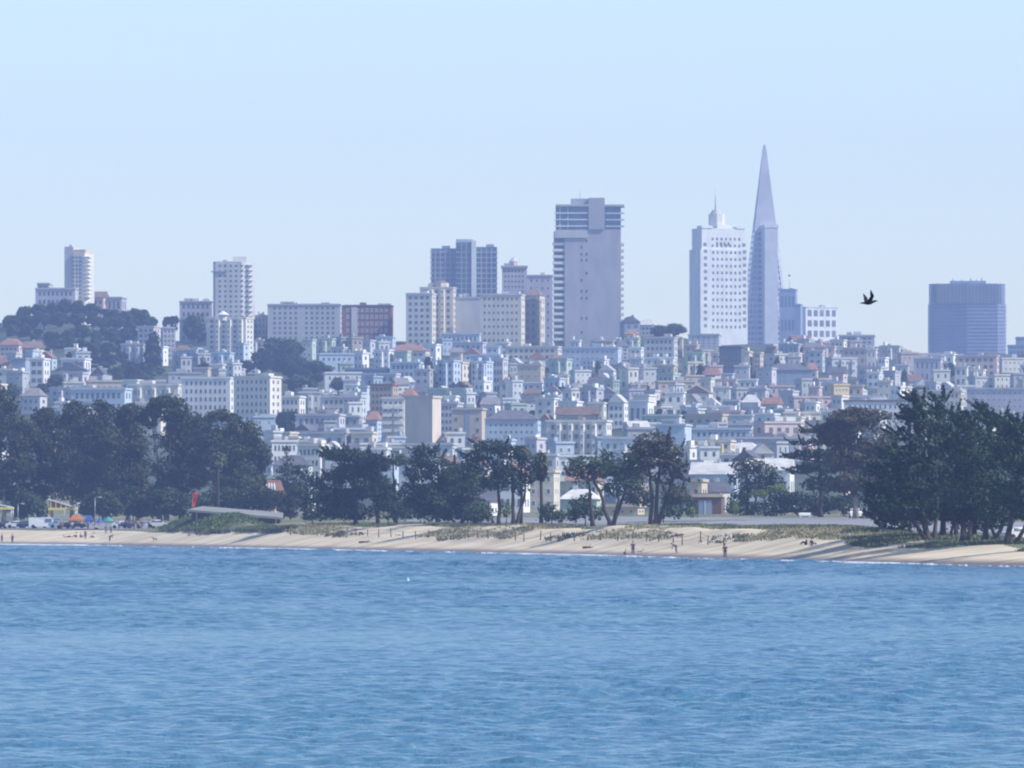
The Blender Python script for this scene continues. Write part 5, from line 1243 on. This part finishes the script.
# fence: weathered posts with two sagging wires
def fence(label, pts, h, name='fence', lean=.06, seed=0):
    rg = random.Random(seed); a0, D0_ = pts[0]
    root = thing(name, label, 'fence', (PX(a0, D0_), D0_, on_ground(a0, D0_)))
    tops = []
    for a, D in pts:
        x, z = PX(a, D) - root.location.x, on_ground(a, D) - root.location.z; y = D - root.location.y
        l = rg.uniform(-lean, lean); hh = h * rg.uniform(.8, 1.15)
        MB().tube([(x, y, z - .3), (x + l * hh, y, z + hh)], [.085, .07], 6).build('post', WOOD, root)
        tops.append((x + l * hh, y, z + hh * .9))
    for f_ in (1, .55):
        wb = MB()
        for i in range(len(tops) - 1):
            if rg.random() < .15: continue
            p, q = Vector(tops[i]), Vector(tops[i + 1]); p.z -= (1 - f_) * h; q.z -= (1 - f_) * h
            m_ = (p + q) / 2; m_.z -= .10; wb.tube([p, m_, q], [.02, .02, .02], 4)
        wb.build('wire', WOOD, root)
rf = random.Random(3)
fence('leaning weathered post fence at the foot of the low dunes', [(a + rf.uniform(-2.5, 2.5), ds_(a) + np.interp(a, [290, 450, 600], [46, 46, 44]) + rf.uniform(-2, 2)) for a in np.arange(292, 600, 12.3)], 1.25, seed=1)
fence('sparser post fence below the white sand hummocks and the tallest pine', [(a + rf.uniform(-4, 4), ds_(a) + 46 + rf.uniform(-2, 2)) for a in np.arange(603, 735, 13.5)], 1.15, seed=2)
def board_fence():
    pts = [(a, ds_(a) + 52) for a in np.arange(168, 292, 5.2)]
    a0, D0_ = pts[0]; root = thing('board_fence', 'dark low board fence edging the grassy mound above the sand', 'fence', (PX(a0, D0_), D0_, on_ground(a0, D0_)))
    prev = None
    for i, (a, D) in enumerate(pts):
        x, y, z = PX(a, D) - root.location.x, D - root.location.y, on_ground(a, D) - root.location.z
        MB().box(x - .06, x + .06, y - .06, y + .06, z - .2, z + .75 + .2 * math.sin(i * 2.3)).build('post', WOOD, root)
        if prev and i % 5 != 3:
            b = MB()
            for hgt in (.12, .34, .55): b.tube([(prev[0], prev[1] - .08, prev[2] + hgt), (x, y - .08, z + hgt)], [.085, .085], 4)
            b.build('boards', WOOD, root)
        prev = (x, y, z)
board_fence()

# sloping flat roof building dug into the mound
D = ds_(235) + 128
r = thing('shelter', 'long sloping grey flat roof set low behind the grassy mound', 'shelter', (PX(235, D), D, on_ground(235, D)))
k = D / F; z = lambda y: PZ(y, D) - r.location.z; x = lambda a: (a - 235) * k
b = MB(); n0 = [(x(189), -7, z(509.5)), (x(284), -7, z(517.5)), (x(282), 9, z(512.5)), (x(200), 9, z(506))]
b.add(n0 + [(p[0], p[1], p[2] - .38) for p in n0], [(0, 1, 2, 3), (7, 6, 5, 4), (0, 4, 5, 1), (1, 5, 6, 2), (2, 6, 7, 3), (3, 7, 4, 0)]).build('roof', mat('grey_roof_membrane', (.23, .23, .21), .8, .15, .3), r)
b = MB(); b.add([(x(193), -6, z(510.5)), (x(281), -6, z(518.2)), (x(281), -6, z(524)), (x(193), -6, z(524)), (x(193), 8, z(508)), (x(281), 8, z(514)), (x(281), 8, z(524)), (x(193), 8, z(524))],
     [(0, 3, 2, 1), (4, 5, 6, 7), (1, 2, 6, 5), (0, 4, 7, 3)]).build('wall', wall('dark brown'), r)
for a in (198, 218, 238, 258, 277): MB().box(x(a) - .12, x(a) + .12, -6.4, -6.1, z(524), z(511 + (a - 193) * .085)).build('column', STEEL, r)

# red feather flag
D = ds_(193) + 122; zg = on_ground(193, D); k = D / F
r = thing('feather_flag', 'bright red feather flag on a pole above the end of the grey roof', 'flag', (PX(194, D), D, zg)); z = lambda y: PZ(y, D) - zg
MB().tube([(-.35, 0, 0), (-.35, 0, z(500)), (-.1, 0, z(494)), (.35, 0, z(492.3))], [.06, .05, .04, .03], 6).build('pole', STEEL, r)
b = MB(); fl = []
for i in range(9):
    t = i / 8; zz = z(507) * (1 - t) + z(492.6) * t; wd = .25 + .75 * math.sin(min(1, t * 1.1) * math.pi * .62)
    fl.append(((-.33, .03, zz), (-.33 + wd * .5, .10 * math.sin(t * 5), zz), (-.33 + wd, .16 * math.sin(t * 5 + 1), zz - .1)))
v = [p for row_ in fl for p in row_]; f = [(i * 3 + j, i * 3 + j + 1, i * 3 + j + 4, i * 3 + j + 3) for i in range(8) for j in range(2)]
b.add(v, f, 0, True); b.add([(p[0], p[1] + .03, p[2]) for p in v], f, 0, True)
b.build('flag', mat('red_flag_cloth', (.90, .10, .05), .8, .1, trans=.3), r)

# fabric-roofed pavilions at the left
YEL = mat('yellow_fabric', (.75, .60, .20), .8, .1); WHF = mat('white_fabric', (.82, .82, .80), .8, .06, trans=.2); ORA = mat('orange_fabric', (.70, .24, .08), .8, .15, trans=.15); TEAL = mat('teal_fabric', (.05, .30, .30), .8, .15); BLUEF = mat('blue_fabric', (.06, .12, .38), .8, .15)
def pavilion(label, a0, a1, yt, yb, D):
    k = D / F; a = (a0 + a1) / 2; r = thing('pavilion', label, 'pavilion', (PX(a, D), D, gz(a, D))); z = lambda y: PZ(y, D) - r.location.z; x = lambda q: (q - a) * k
    b = MB(); A = [(x(a0), -3, z(yt)), (x(a1), -3, z(yb - 3)), (x(a1), 4, z(yb - 2)), (x(a0), 4, z(yt + 1))]
    b.add(A + [(p[0], p[1], p[2] - .25) for p in A], [(0, 1, 2, 3), (7, 6, 5, 4), (0, 4, 5, 1), (1, 5, 6, 2), (2, 6, 7, 3), (3, 7, 4, 0)]).build('roof', WHF, r)
    MB().box(x(a0), x(a1) + .2, -3.1, -2.9, z(yb), z(yb) + .45).build('fascia', YEL, r)
    MB().add([(x(a0) + .2, -2.8, z(yb) + .4), (x(a1) - .5, -2.8, z(yb) + .4), (x(a1) - .5, -2.8, z(yb - 3)), (x(a0) + .2, -2.8, z(yt + 1.5))], [(0, 1, 2, 3)]).build('gable_panel', wall('brick red'), r)
    for i in range(5): rbox(r, 'gable_post', x(a0 + (a1 - a0) * (i + .5) / 5.5) - .08, x(a0 + (a1 - a0) * (i + .5) / 5.5) + .08, -2.95, -2.82, z(yb) + .4, z(yt + (yb - yt - 3) * (i + .5) / 5.5) - .2, YEL)
    for q, yy in ((a0 + .6, -2.7), (a1 - 1, -2.7), (a0 + .6, 3.7), (a1 - 1, 3.7)): MB().tube([(x(q), yy, 0), (x(q), yy, z(yb) + .3)], [.12, .12], 6).build('post', YEL if q < a else STEEL, r)
    return r
pavilion('steep white-roofed pavilion with yellow trim and a glaring sunlit end', 49, 77, 498.5, 510, 1722)
r = thing('sunshade', 'glaring white tilted fabric shade at the end of the yellow-trimmed pavilion', 'sunshade', (PX(73, 1718), 1718, gz(73, 1718))); z = lambda y: PZ(y, 1718) - r.location.z
A = [(-1.6, -1.2, z(509.5)), (1.0, -1.4, z(503)), (1.4, 1.4, z(502.5)), (-1.3, 1.6, z(508))]
MB().add(A + [(p[0], p[1] + .05, p[2] - .1) for p in A], [(0, 1, 2, 3), (7, 6, 5, 4), (0, 4, 5, 1), (1, 5, 6, 2), (2, 6, 7, 3), (3, 7, 4, 0)]).build('canopy', WHF, r)
for p in A[:2]: MB().tube([(p[0], p[1], 0), p], [.06, .05], 5).build('pole', STEEL, r)
pavilion('cream-roofed pavilion with yellow trim cut by the photo edge', -16, 13, 501, 509.5, 1722)
def tent(label, a, D, w_, h_, m, name='tent', cat='tent'):
    r = thing(name, label, cat, (PX(a, D), D, gz(a, D)))
    MB().box(-w_ / 2, w_ / 2, -w_ * .35, w_ * .35, h_ * .42, h_ * .6).build('valance', m, r)
    MB().prism([(-w_ / 2, -w_ * .35), (w_ / 2, -w_ * .35), (w_ / 2, w_ * .35), (-w_ / 2, w_ * .35)], h_ * .6, h_, 0, .45).build('roof', m, r)
    for sx in (-1, 1):
        for sy in (-1, 1): MB().tube([(sx * w_ * .47, sy * w_ * .32, 0), (sx * w_ * .47, sy * w_ * .32, h_ * .5)], [.05, .05], 5).build('pole', STEEL, r)
    return r
tent('orange canopy tent behind the parked cars', 76, 1690, 2.5, 2.4, ORA)
tent('small blue canopy tent between the orange tent and the teal parasol', 89, 1685, 1.7, 2.3, BLUEF)
def parasol(label, a, D, rad, h_, m):
    r = thing('parasol', label, 'parasol', (PX(a, D), D, on_ground(a, D)))
    MB().tube([(0, 0, -.2), (0, 0, h_)], [.04, .03], 6).build('pole', STEEL, r)
    MB().prism([(rad * math.cos(i * math.pi / 4), rad * math.sin(i * math.pi / 4)) for i in range(8)], h_ * .68, h_, 0, .12).build('canopy', m, r)
parasol('faded teal beach parasol above the purple blankets', 108, ds_(108) + 60, 1.15, 2.7, TEAL)
parasol('small blue parasol standing by the picnic crowd', 100, ds_(100) + 66, .8, 2.2, BLUEF)

# cars and vans
def car(label, a, D, m, L_=4.4, h_=1.45, kind='car', rz=0, name='parked_car', zz=None):
    r = thing(name, label, 'van' if kind == 'van' else 'car', (PX(a, D), D, (on_ground(a, D) if D < ds_(a) + 500 else gz(a, D)) + .06), rz, 'cars parked behind the beach'); W_ = .88
    b = MB(); hl = L_ / 2
    if kind == 'van': prof = [(-hl, .3), (-hl, 1.95), (-hl + .15, 2.05), (hl - 1.3, 2.05), (hl - .55, 1.25), (hl - .05, 1.05), (hl, .3)]
    else: prof = [(-hl, .3), (-hl, .85), (-hl + .55, .95), (-hl + 1.1, h_ - .06), (hl - 1.9, h_), (hl - 1.1, .93), (hl - .1, .78), (hl, .3)]
    v = [(x_, -W_ * (.86 if z_ > 1.05 else 1), z_) for x_, z_ in prof] + [(x_, W_ * (.86 if z_ > 1.05 else 1), z_) for x_, z_ in prof]; n_ = len(prof)
    b.add(v, [tuple(range(n_)), tuple(range(n_, 2 * n_))[::-1]] + [(i, i + n_, (i + 1) % n_ + n_, (i + 1) % n_) for i in range(n_)]).build('body', m, r)
    g0, g1, zb_, zt_ = (hl - 2.2, hl - .95, 1.15, 1.8) if kind == 'van' else (-hl + .95, hl - 1.35, .95, h_ - .12)
    MB().box(g0, g1, -W_ - .004, W_ + .004, zb_, zt_, 0, .03 if kind == 'van' else .1).build('window', GLASS, r)
    for sx in (-1, 1):
        for sy in (-1, 1):
            wh = MB(); pts = [(sx * (hl - .85) + .33 * math.cos(t * math.pi / 6), .33 + .33 * math.sin(t * math.pi / 6)) for t in range(12)]
            vv = [(p[0], sy * W_ - .1, p[1]) for p in pts] + [(p[0], sy * W_ + .1, p[1]) for p in pts]
            wh.add(vv, [tuple(range(12)), tuple(range(12, 24))[::-1]] + [(i, i + 12, (i + 1) % 12 + 12, (i + 1) % 12) for i in range(12)]).build('wheel', mat('tyre_rubber', (.02, .02, .02), .9, .1), r)
    return r
def paint(n_, c): return mat('car_paint_' + n_, c, .28, .03, .5, spec=.5)
WHP, SIL, BLK, NAV, REDP, BLP = paint('white', (.75, .75, .75)), paint('silver', (.42, .43, .45)), paint('black', (.02, .02, .025)), paint('navy', (.03, .06, .16)), paint('red', (.4, .04, .03)), paint('pale_blue', (.25, .38, .5))
CARS = [(-2, 88, SIL, 'silver car at the photo edge in front of the cream-roofed pavilion'), (7, 92, BLK, 'black car beside the silver car at the photo edge'), (17, 90, WHP, 'white car west of the white van'),
        (28, 91, NAV, 'navy car just west of the white van'), (66, 90, SIL, 'silver car in front of the orange canopy tent'), (60, 97, BLP, 'pale blue car parked behind the silver one, east of the white van'), (122, 90, WHP, 'white car by the picnic crowd behind the teal parasol'),
        (132, 93, NAV, 'dark blue car by the picnic crowd'), (146, 92, SIL, 'silver car at the foot of the grassy mound'), (75, 94, BLK, 'black car under the orange canopy tent'), (158, 96, WHP, 'long white car nearest the grassy mound')]
for a, s, m, lb in CARS: car(lb, a, ds_(a) + s, m)
car('white high-roofed van parked below the yellow-trimmed pavilion', 43, ds_(43) + 96, WHP, 5.4, kind='van', name='parked_van')
car('pale blue van next to the white high-roofed van', 53, ds_(53) + 103, BLP, 4.9, kind='van', name='parked_van')
car('first white car on the parking road by the leaning cypress branches', 855.5, ds_(855) + 392, WHP, 3.9, name='parked_car', rz=R(-90))
car('second white car on the parking road by the leaning cypress branches', 866, ds_(865) + 400, WHP, 3.9, name='parked_car', rz=R(-90))
car('white car half hidden at the feet of the windswept cypresses', 1020, ds_(1020) + 120, WHP, 4.3, rz=R(20))
r = thing('glint', 'low white stand-in for a car roof, a bench on the far side of the parking road by the hedge-like bush', 'glint', (PX(805, ds_(805) + 384), ds_(805) + 384, gz(805, ds_(805) + 384)), R(8))  # added white form stands in for the glint of a car roof
MB().box(-.95, .95, -.25, .25, .38, .46).build('glint_slab', TRIM, r); MB().box(-.95, .95, .2, .26, .5, .85).build('glint_back', TRIM, r)
for q in (-.75, .75): MB().box(q - .06, q + .06, -.22, .24, 0, .38).build('glint_foot', TRIM, r)

# people and dogs: skinned figures in the photo's poses
SKIN = mat('skin', (.38, .22, .15), .6, .05); HAIR = mat('dark_hair', (.03, .02, .015), .8, .1)
def cloth(n_, c): return mat('cloth_' + n_, c, .9, .15, 4)
CL = {'black': cloth('black', (.02, .02, .025)), 'navy': cloth('navy', (.03, .05, .14)), 'grey': cloth('grey', (.2, .2, .22)), 'white': cloth('white', (.7, .7, .68)), 'red': cloth('red', (.5, .06, .05)), 'brown': cloth('brown', (.12, .07, .04)), 'teal': cloth('teal', (.05, .25, .26)), 'tan': cloth('tan', (.4, .3, .2)), 'purple': cloth('purple', (.14, .08, .24)), 'blue': cloth('blue', (.08, .18, .42))}
def skin_mesh(name, joints, edges, m, parent, root_i=0, sub=1):
    me = bpy.data.meshes.new(name); me.from_pydata([j[:3] for j in joints], edges, [])
    o = link(name, me, parent); md = o.modifiers.new('skin', 'SKIN'); md.use_smooth_shade = True
    if not me.skin_vertices: me.skin_vertices.new()
    for i, j in enumerate(joints):
        sv = me.skin_vertices[0].data[i]; sv.radius = (j[3], j[3] * (j[4] if len(j) > 4 else 1)); sv.use_root = (i == root_i)
    o.modifiers.new('sub', 'SUBSURF').levels = sub; o.modifiers['sub'].render_levels = sub
    me.materials.append(m)
    return o
POSE = {
 'stand': dict(hip=.92, ch=(0, 0, 1.38), hd=(0, -.02, 1.64), L=[(-.10, 0, .92), (-.11, -.02, .50), (-.12, 0, .07), (-.12, -.16, .04)], Rr=[(.10, 0, .92), (.11, -.02, .50), (.12, 0, .07), (.12, -.16, .04)], aL=[(-.2, 0, 1.40), (-.25, 0, 1.12), (-.24, -.08, .88)], aR=[(.2, 0, 1.40), (.25, 0, 1.12), (.23, -.08, .88)]),
 'walk': dict(hip=.90, ch=(.03, 0, 1.37), hd=(.06, -.02, 1.63), L=[(-.02, -.08, .90), (.16, -.09, .50), (.24, -.08, .08), (.38, -.08, .06)], Rr=[(-.02, .08, .90), (-.08, .08, .48), (-.30, .08, .12), (-.20, .08, .04)], aL=[(.02, -.2, 1.38), (-.10, -.24, 1.12), (-.06, -.22, .88)], aR=[(.02, .2, 1.38), (.14, .23, 1.14), (.26, .2, .96)]),
 'bend': dict(hip=.86, ch=(.32, 0, 1.12), hd=(.52, 0, 1.14), L=[(0, -.09, .86), (.04, -.1, .46), (-.04, -.1, .07), (.1, -.1, .04)], Rr=[(0, .09, .86), (-.06, .1, .46), (-.16, .1, .07), (-.02, .1, .04)], aL=[(.34, -.18, 1.08), (.42, -.18, .80), (.50, -.15, .56)], aR=[(.34, .18, 1.08), (.40, .18, .82), (.46, .15, .58)]),
 'sit': dict(hip=.14, ch=(-.08, 0, .62), hd=(-.06, 0, .87), L=[(0, -.1, .14), (.38, -.12, .44), (.62, -.12, .08), (.76, -.12, .06)], Rr=[(0, .1, .14), (.40, .12, .40), (.66, .12, .08), (.8, .12, .06)], aL=[(-.08, -.19, .6), (.08, -.24, .36), (.28, -.18, .36)], aR=[(-.08, .19, .6), (-.22, .24, .32), (-.28, .24, .05)]),
 'lie': dict(hip=.12, ch=(-.46, 0, .16), hd=(-.74, 0, .24), L=[(0, -.1, .12), (.36, -.12, .30), (.66, -.12, .07), (.8, -.12, .06)], Rr=[(0, .1, .12), (.42, .12, .12), (.82, .12, .08), (.9, .12, .16)], aL=[(-.44, -.19, .17), (-.30, -.3, .08), (-.10, -.32, .07)], aR=[(-.44, .19, .17), (-.60, .3, .10), (-.78, .2, .08)]),
 'crouch': dict(hip=.32, ch=(.18, 0, .72), hd=(.30, 0, .96), L=[(0, -.1, .32), (.34, -.12, .46), (.10, -.12, .08), (.24, -.12, .04)], Rr=[(0, .1, .32), (.34, .12, .44), (.12, .12, .08), (.26, .12, .04)], aL=[(.2, -.18, .70), (.36, -.2, .48), (.50, -.14, .28)], aR=[(.2, .18, .70), (.38, .2, .50), (.54, .14, .30)])}
def person(label, a, D, pose, shirt, legs, rz=0, size=1.0, group=None):
    P_ = POSE[pose]; r = thing('person', label, 'person', (PX(a, D), D, on_ground(a, D)), rz, group); r.scale = (size,) * 3
    hip = (0, 0, P_['hip']); ch = P_['ch']; hd = Vector(P_['hd']); neck = Vector(ch).lerp(hd, .42); up_ = (hd - Vector(ch)).normalized()
    J = [(*hip, .13, .85), (*Vector(hip).lerp(Vector(ch), .55), .115, .8), (*ch, .14, .8), (*neck, .055), (*hd, .085, 1.05), (*(hd + up_ * .1), .08)]; E = [(0, 1), (1, 2), (2, 3), (3, 4), (4, 5)]
    nose = hd + (Vector((0, -.1, 0)) if pose == 'stand' else Vector((.1, 0, -.01))); J.append((*nose, .022)); E.append((4, 6))
    def chain(root_i, pts, rads):
        p = root_i
        for q, rd in zip(pts, rads): J.append((*q, rd)); E.append((p, len(J) - 1)); p = len(J) - 1
        return p
    chain(0, P_['L'], [.085, .062, .04, .032]); chain(0, P_['Rr'], [.085, .062, .04, .032])
    for key in ('aL', 'aR'):
        e = chain(2, P_[key], [.055, .042, .028]); h_ = Vector(J[e][:3]); d = (h_ - Vector(J[e - 1][:3])).normalized()
        s_ = d.cross(Vector((0, 1, .1))).normalized(); t_ = d.cross(s_)
        J.append((*(h_ + d * .07), .026, .5)); E.append((e, len(J) - 1)); palm_ = len(J) - 1
        for i in range(4):
            J.append((*(h_ + d * (.13 + .012 * (i in (1, 2))) + t_ * (-.03 + .02 * i) + s_ * .015), .009)); E.append((palm_, len(J) - 1))
        J.append((*(h_ + d * .06 + t_ * .05), .011)); E.append((e, len(J) - 1))
    skin_mesh('body', J, E, SKIN, r)
    b = Vector(hip).lerp(Vector(ch), .5)
    sj = [(*Vector(hip).lerp(Vector(ch), .12), .15, .85), (*b, .14, .82), (*ch, .165, .82), (*Vector(P_['aL'][0]), .075), (*Vector(P_['aL'][0]).lerp(Vector(P_['aL'][1]), .8), .06), (*Vector(P_['aR'][0]), .075), (*Vector(P_['aR'][0]).lerp(Vector(P_['aR'][1]), .8), .06)]
    skin_mesh('shirt', sj, [(0, 1), (1, 2), (2, 3), (3, 4), (2, 5), (5, 6)], CL[shirt], r)
    lj = [(*hip, .15, .9)] + [(*p, rd) for p, rd in zip(P_['L'][:3], (.105, .08, .058))] + [(*p, rd) for p, rd in zip(P_['Rr'][:3], (.105, .08, .058))]
    lj[3] = (*Vector(P_['L'][1]).lerp(Vector(P_['L'][2]), .85), .058); lj[6] = (*Vector(P_['Rr'][1]).lerp(Vector(P_['Rr'][2]), .85), .058)
    skin_mesh('trousers', lj, [(0, 1), (1, 2), (2, 3), (0, 4), (4, 5), (5, 6)], CL[legs], r)
    back = -.02 if pose != 'stand' else 0
    MB().ball((hd.x + back + up_.x * .07, hd.y + (.03 if pose == 'stand' else 0), hd.z + .05 + up_.z * .04), (.105, .105, .10), 10, 6).build('hair', HAIR, r)
    return r
PG = 'people on the beach'
def pr(label, a, y, pose, sh, lg, rz=0, size=1.0): return person(label, a, at_row(a, y), pose, sh, lg, rz, size, PG)
pr('person in black standing alone at the water line below the white sand hummocks', 725, 558.5, 'stand', 'black', 'black')
pr('person in dark clothes standing between a crouching child and a small dog', 633, 555, 'stand', 'black', 'navy')
pr('small child in red crouching at the water line beside the standing person', 624, 555.6, 'crouch', 'red', 'brown', 0, .72)
pr('person in black bending far forward over the wet sand', 676, 553.5, 'bend', 'black', 'grey', R(180))
pr('person in dark swimwear standing ankle deep near the photo edge', 12.5, 543.4, 'stand', 'navy', 'black')
pr('shorter person at the very edge of the photo by the water', 2, 542.6, 'stand', 'brown', 'navy', 0, .9)
pr('tall person in dark blue standing on the sand among the sunbathers', 85.5, 539.5, 'stand', 'navy', 'black')
pr('person lying stretched out on the sand, first of the sunbathers', 68, 537.5, 'lie', 'tan', 'brown', R(0))
pr('person sitting with knees raised beside the stretched-out sunbather', 76, 537.5, 'sit', 'tan', 'brown', R(180))
pr('small dark person sitting closest to the tall standing one', 81, 537.8, 'sit', 'brown', 'black', R(20), .85)
pr('person in white sitting alone on the sand east of the tall standing one', 93.5, 538, 'sit', 'white', 'tan', R(150))
pr('person in black striding past below the teal parasol', 110, 541.5, 'bend', 'black', 'black', R(10))
pr('person in purple standing under the teal parasol', 106, 534.5, 'stand', 'purple', 'grey')
pr('person in teal beside the parasol holding blankets', 111, 534, 'stand', 'teal', 'purple')
CR = [(88, 'blue', 'navy', 'stand'), (95, 'red', 'grey', 'sit'), (98, 'tan', 'navy', 'sit'), (119, 'white', 'navy', 'stand'), (127, 'purple', 'black', 'walk'), (131, 'grey', 'brown', 'stand'), (134, 'black', 'navy', 'bend'), (138, 'red', 'navy', 'walk'), (142, 'navy', 'grey', 'stand'), (149, 'teal', 'black', 'stand'), (72, 'white', 'blue', 'stand'), (61, 'red', 'black', 'stand')]
CW = {'stand': 'standing', 'sit': 'sitting', 'walk': 'walking', 'bend': 'bending over'}
for a, sh, lg, ps in CR:
    person('person in %s top and %s trousers %s by the parked cars' % (sh, lg, CW[ps]), a, ds_(a) + 72 + (a * 7 % 9), ps, sh, lg, R((a * 53) % 360) if ps != 'stand' else 0, 1.0, PG)
person('distant person in white standing by the brick hall on the parking road', 655, ds_(655) + 322, 'stand', 'white', 'tan')
person('first of two dark figures resting on the sand beside the cypress shadow', 806, at_row(806, 545), 'sit', 'black', 'black', R(160), 1, PG)
person('second of two dark figures resting on the sand beside the cypress shadow', 812, at_row(812, 546), 'sit', 'navy', 'grey', R(30), 1, PG)

def dog(label, a, y, m, rz=0, size=1.0):
    D = at_row(a, y); r = thing('dog', label, 'dog', (PX(a, D), D, on_ground(a, D)), rz); r.scale = (size,) * 3
    J = [(-.28, 0, .50, .10), (0, 0, .50, .11), (.26, 0, .52, .13), (.42, 0, .66, .075), (.54, 0, .76, .075), (.70, 0, .72, .035), (-.42, 0, .60, .03), (-.58, 0, .72, .018)]
    E = [(0, 1), (1, 2), (2, 3), (3, 4), (4, 5), (0, 6), (6, 7)]
    for sy in (-1, 1):
        n_ = len(J); J += [(-.26, sy * .09, .40, .07), (-.20, sy * .09, .28, .04), (-.34, sy * .09, .18, .025), (-.30, sy * .09, .03, .025)]; E += [(0, n_), (n_, n_ + 1), (n_ + 1, n_ + 2), (n_ + 2, n_ + 3)]
        n_ = len(J); J += [(.26, sy * .09, .38, .05), (.24, sy * .09, .20, .03), (.27, sy * .09, .03, .025)]; E += [(2, n_), (n_, n_ + 1), (n_ + 1, n_ + 2)]
        n_ = len(J); J += [(.50, sy * .07, .86, .02)]; E += [(4, n_)]
    skin_mesh('body', J, E, m, r)
dog('small brown dog on the wet sand just east of the standing person', 640, 554.6, CL['tan'], 0, .8)
dog('dark dog lying low near the water by the grassy mound', 155, 541.5, CL['brown'], R(170), .9)

# the flying bird
Db = 262; r = None
def bird():
    x0, z0 = PX(868.5, Db), PZ(302.3, Db); k = Db / F
    FEA = mat('black_feathers', (.018, .016, .022), .6, .3, 12)
    r = thing('flying_bird', 'black seabird flying with both wings raised in the open sky', 'bird', (x0, Db, z0))
    J = [(-9.2 * k, 0, -.9 * k, .006), (-6.5 * k, 0, -.75 * k, .018), (-2.5 * k, 0, -.5 * k, .045), (0, 0, 0, .065), (3 * k, 0, .1 * k, .05), (5.3 * k, 0, .75 * k, .03), (7.0 * k, 0, 1.5 * k, .034), (8.1 * k, 0, 1.4 * k, .014), (9.6 * k, 0, 1.0 * k, .006)]
    E = [(i, i + 1) for i in range(len(J) - 1)]
    b = skin_mesh('body', [(*j[:3], j[3] * 1.15) for j in J], E, FEA, r, 3, 2)
    def wing(path, chord, tilt):
        vs = []; 
        for (px, py, pz), c in zip(path, chord):
            vs += [((px + c * .5) * k, py, pz * k), ((px + c * .1) * k, py, (pz + .25) * k), ((px - c * .55) * k, py + .01, (pz - tilt * c) * k)]
        n_ = len(path); f_ = [(i * 3 + j, i * 3 + j + 1, i * 3 + j + 4, i * 3 + j + 3) for i in range(n_ - 1) for j in range(2)]
        m_ = MB(); m_.add(vs, f_, 0, True); m_.add([(p[0], p[1] + .012, p[2] - .006) for p in vs], f_, 0, True)
        m_.build('wing', FEA, r)
    wing([(1.0, -.04, .5), (2.2, -.14, 3.6), (3.6, -.24, 6.4), (2.6, -.32, 9.2), (1.9, -.36, 12.2)], [4.6, 4.4, 3.6, 2.3, .4], .18)
    wing([(-1.4, .04, .5), (-2.4, .16, 3.4), (-2.7, .26, 5.6), (-3.8, .34, 7.6), (-4.6, .38, 9.0)], [4.4, 4.0, 3.0, 1.7, .3], -.1)
bird()
# little white floats on the water
def buoy(label, a, y, rad):
    D = CH * F / (y - YH); r = thing('buoy', label, 'buoy', (PX(a, D), D, .02))
    MB().ball((0, 0, .05), (rad, rad, rad * .8), 10, 6).build('float', TRIM, r)
    MB().tube([(0, 0, .05), (0, 0, rad * 2.3)], [rad * .3, rad * .18], 6).build('mast', TRIM, r)
buoy('small white buoy alone on the open water, farther from shore', 408, 581.5, .14)
buoy('tiny white float on the water closer to the sandy shore', 187, 570.5, .13)

# lamp posts and signs by the parking road
def lamp(label, a, D, h_):
    r = thing('street_lamp', label, 'street lamp', (PX(a, D), D, gz(a, D)))
    MB().tube([(0, 0, 0), (0, 0, h_)], [.09, .06], 6).build('pole', STEEL, r)
    MB().tube([(0, 0, h_), (.5, 0, h_ + .15), (1.0, 0, h_ + .1)], [.05, .045, .04], 5).build('arm', STEEL, r)
    MB().box(.8, 1.35, -.12, .12, h_, h_ + .12).build('lamp_head', TRIM, r)
lamp('slim street lamp rising beside the crowd and the blue canopy tent', 95, 1705, 5.5)
lamp('slim street lamp against the cream-roofed pavilion bush', 18, 1712, 4.6)

def driftwood(label, a, s_, L_, rz):
    D = ds_(a) + s_; r = thing('driftwood_log', label, 'log', (PX(a, D), D, on_ground(a, D) + .12), rz)
    MB().tube([(-L_ / 2, 0, 0), (-L_ * .1, .08, .07), (L_ / 2, 0, .02)], [.16, .15, .08], 7).build('log', WOOD, r); MB().tube([(L_ * .1, 0, .05), (L_ * .22, .1, .45)], [.06, .03], 5).build('branch_stub', WOOD, r)
driftwood('bleached driftwood log half way up the beach below the leaning post fence', 366, 26, 2.2, R(12))
driftwood('short dark driftwood log on the sand under the white sand hummocks', 588, 24, 1.5, R(-20))


# ------------------------------------------------------------------ haze: closed box of even air round everything
hz = MB().box(-2600, 2600, -450, 7300, -8, 330).build('haze', [])
hm = bpy.data.materials.new('haze_air'); hm.use_nodes = True
hn = hm.node_tree; hn.nodes.remove(hn.nodes['Principled BSDF'])
pv = hn.nodes.new('ShaderNodeVolumePrincipled'); pv.inputs['Density'].default_value = HAZE_DENSITY; pv.inputs['Color'].default_value = (*HAZE_COLOR, 1); pv.inputs['Anisotropy'].default_value = 0.0
hn.links.new(pv.outputs[0], hn.nodes['Material Output'].inputs['Volume'])
hz.data.materials.append(hm)
tag(hz, kind='stuff')
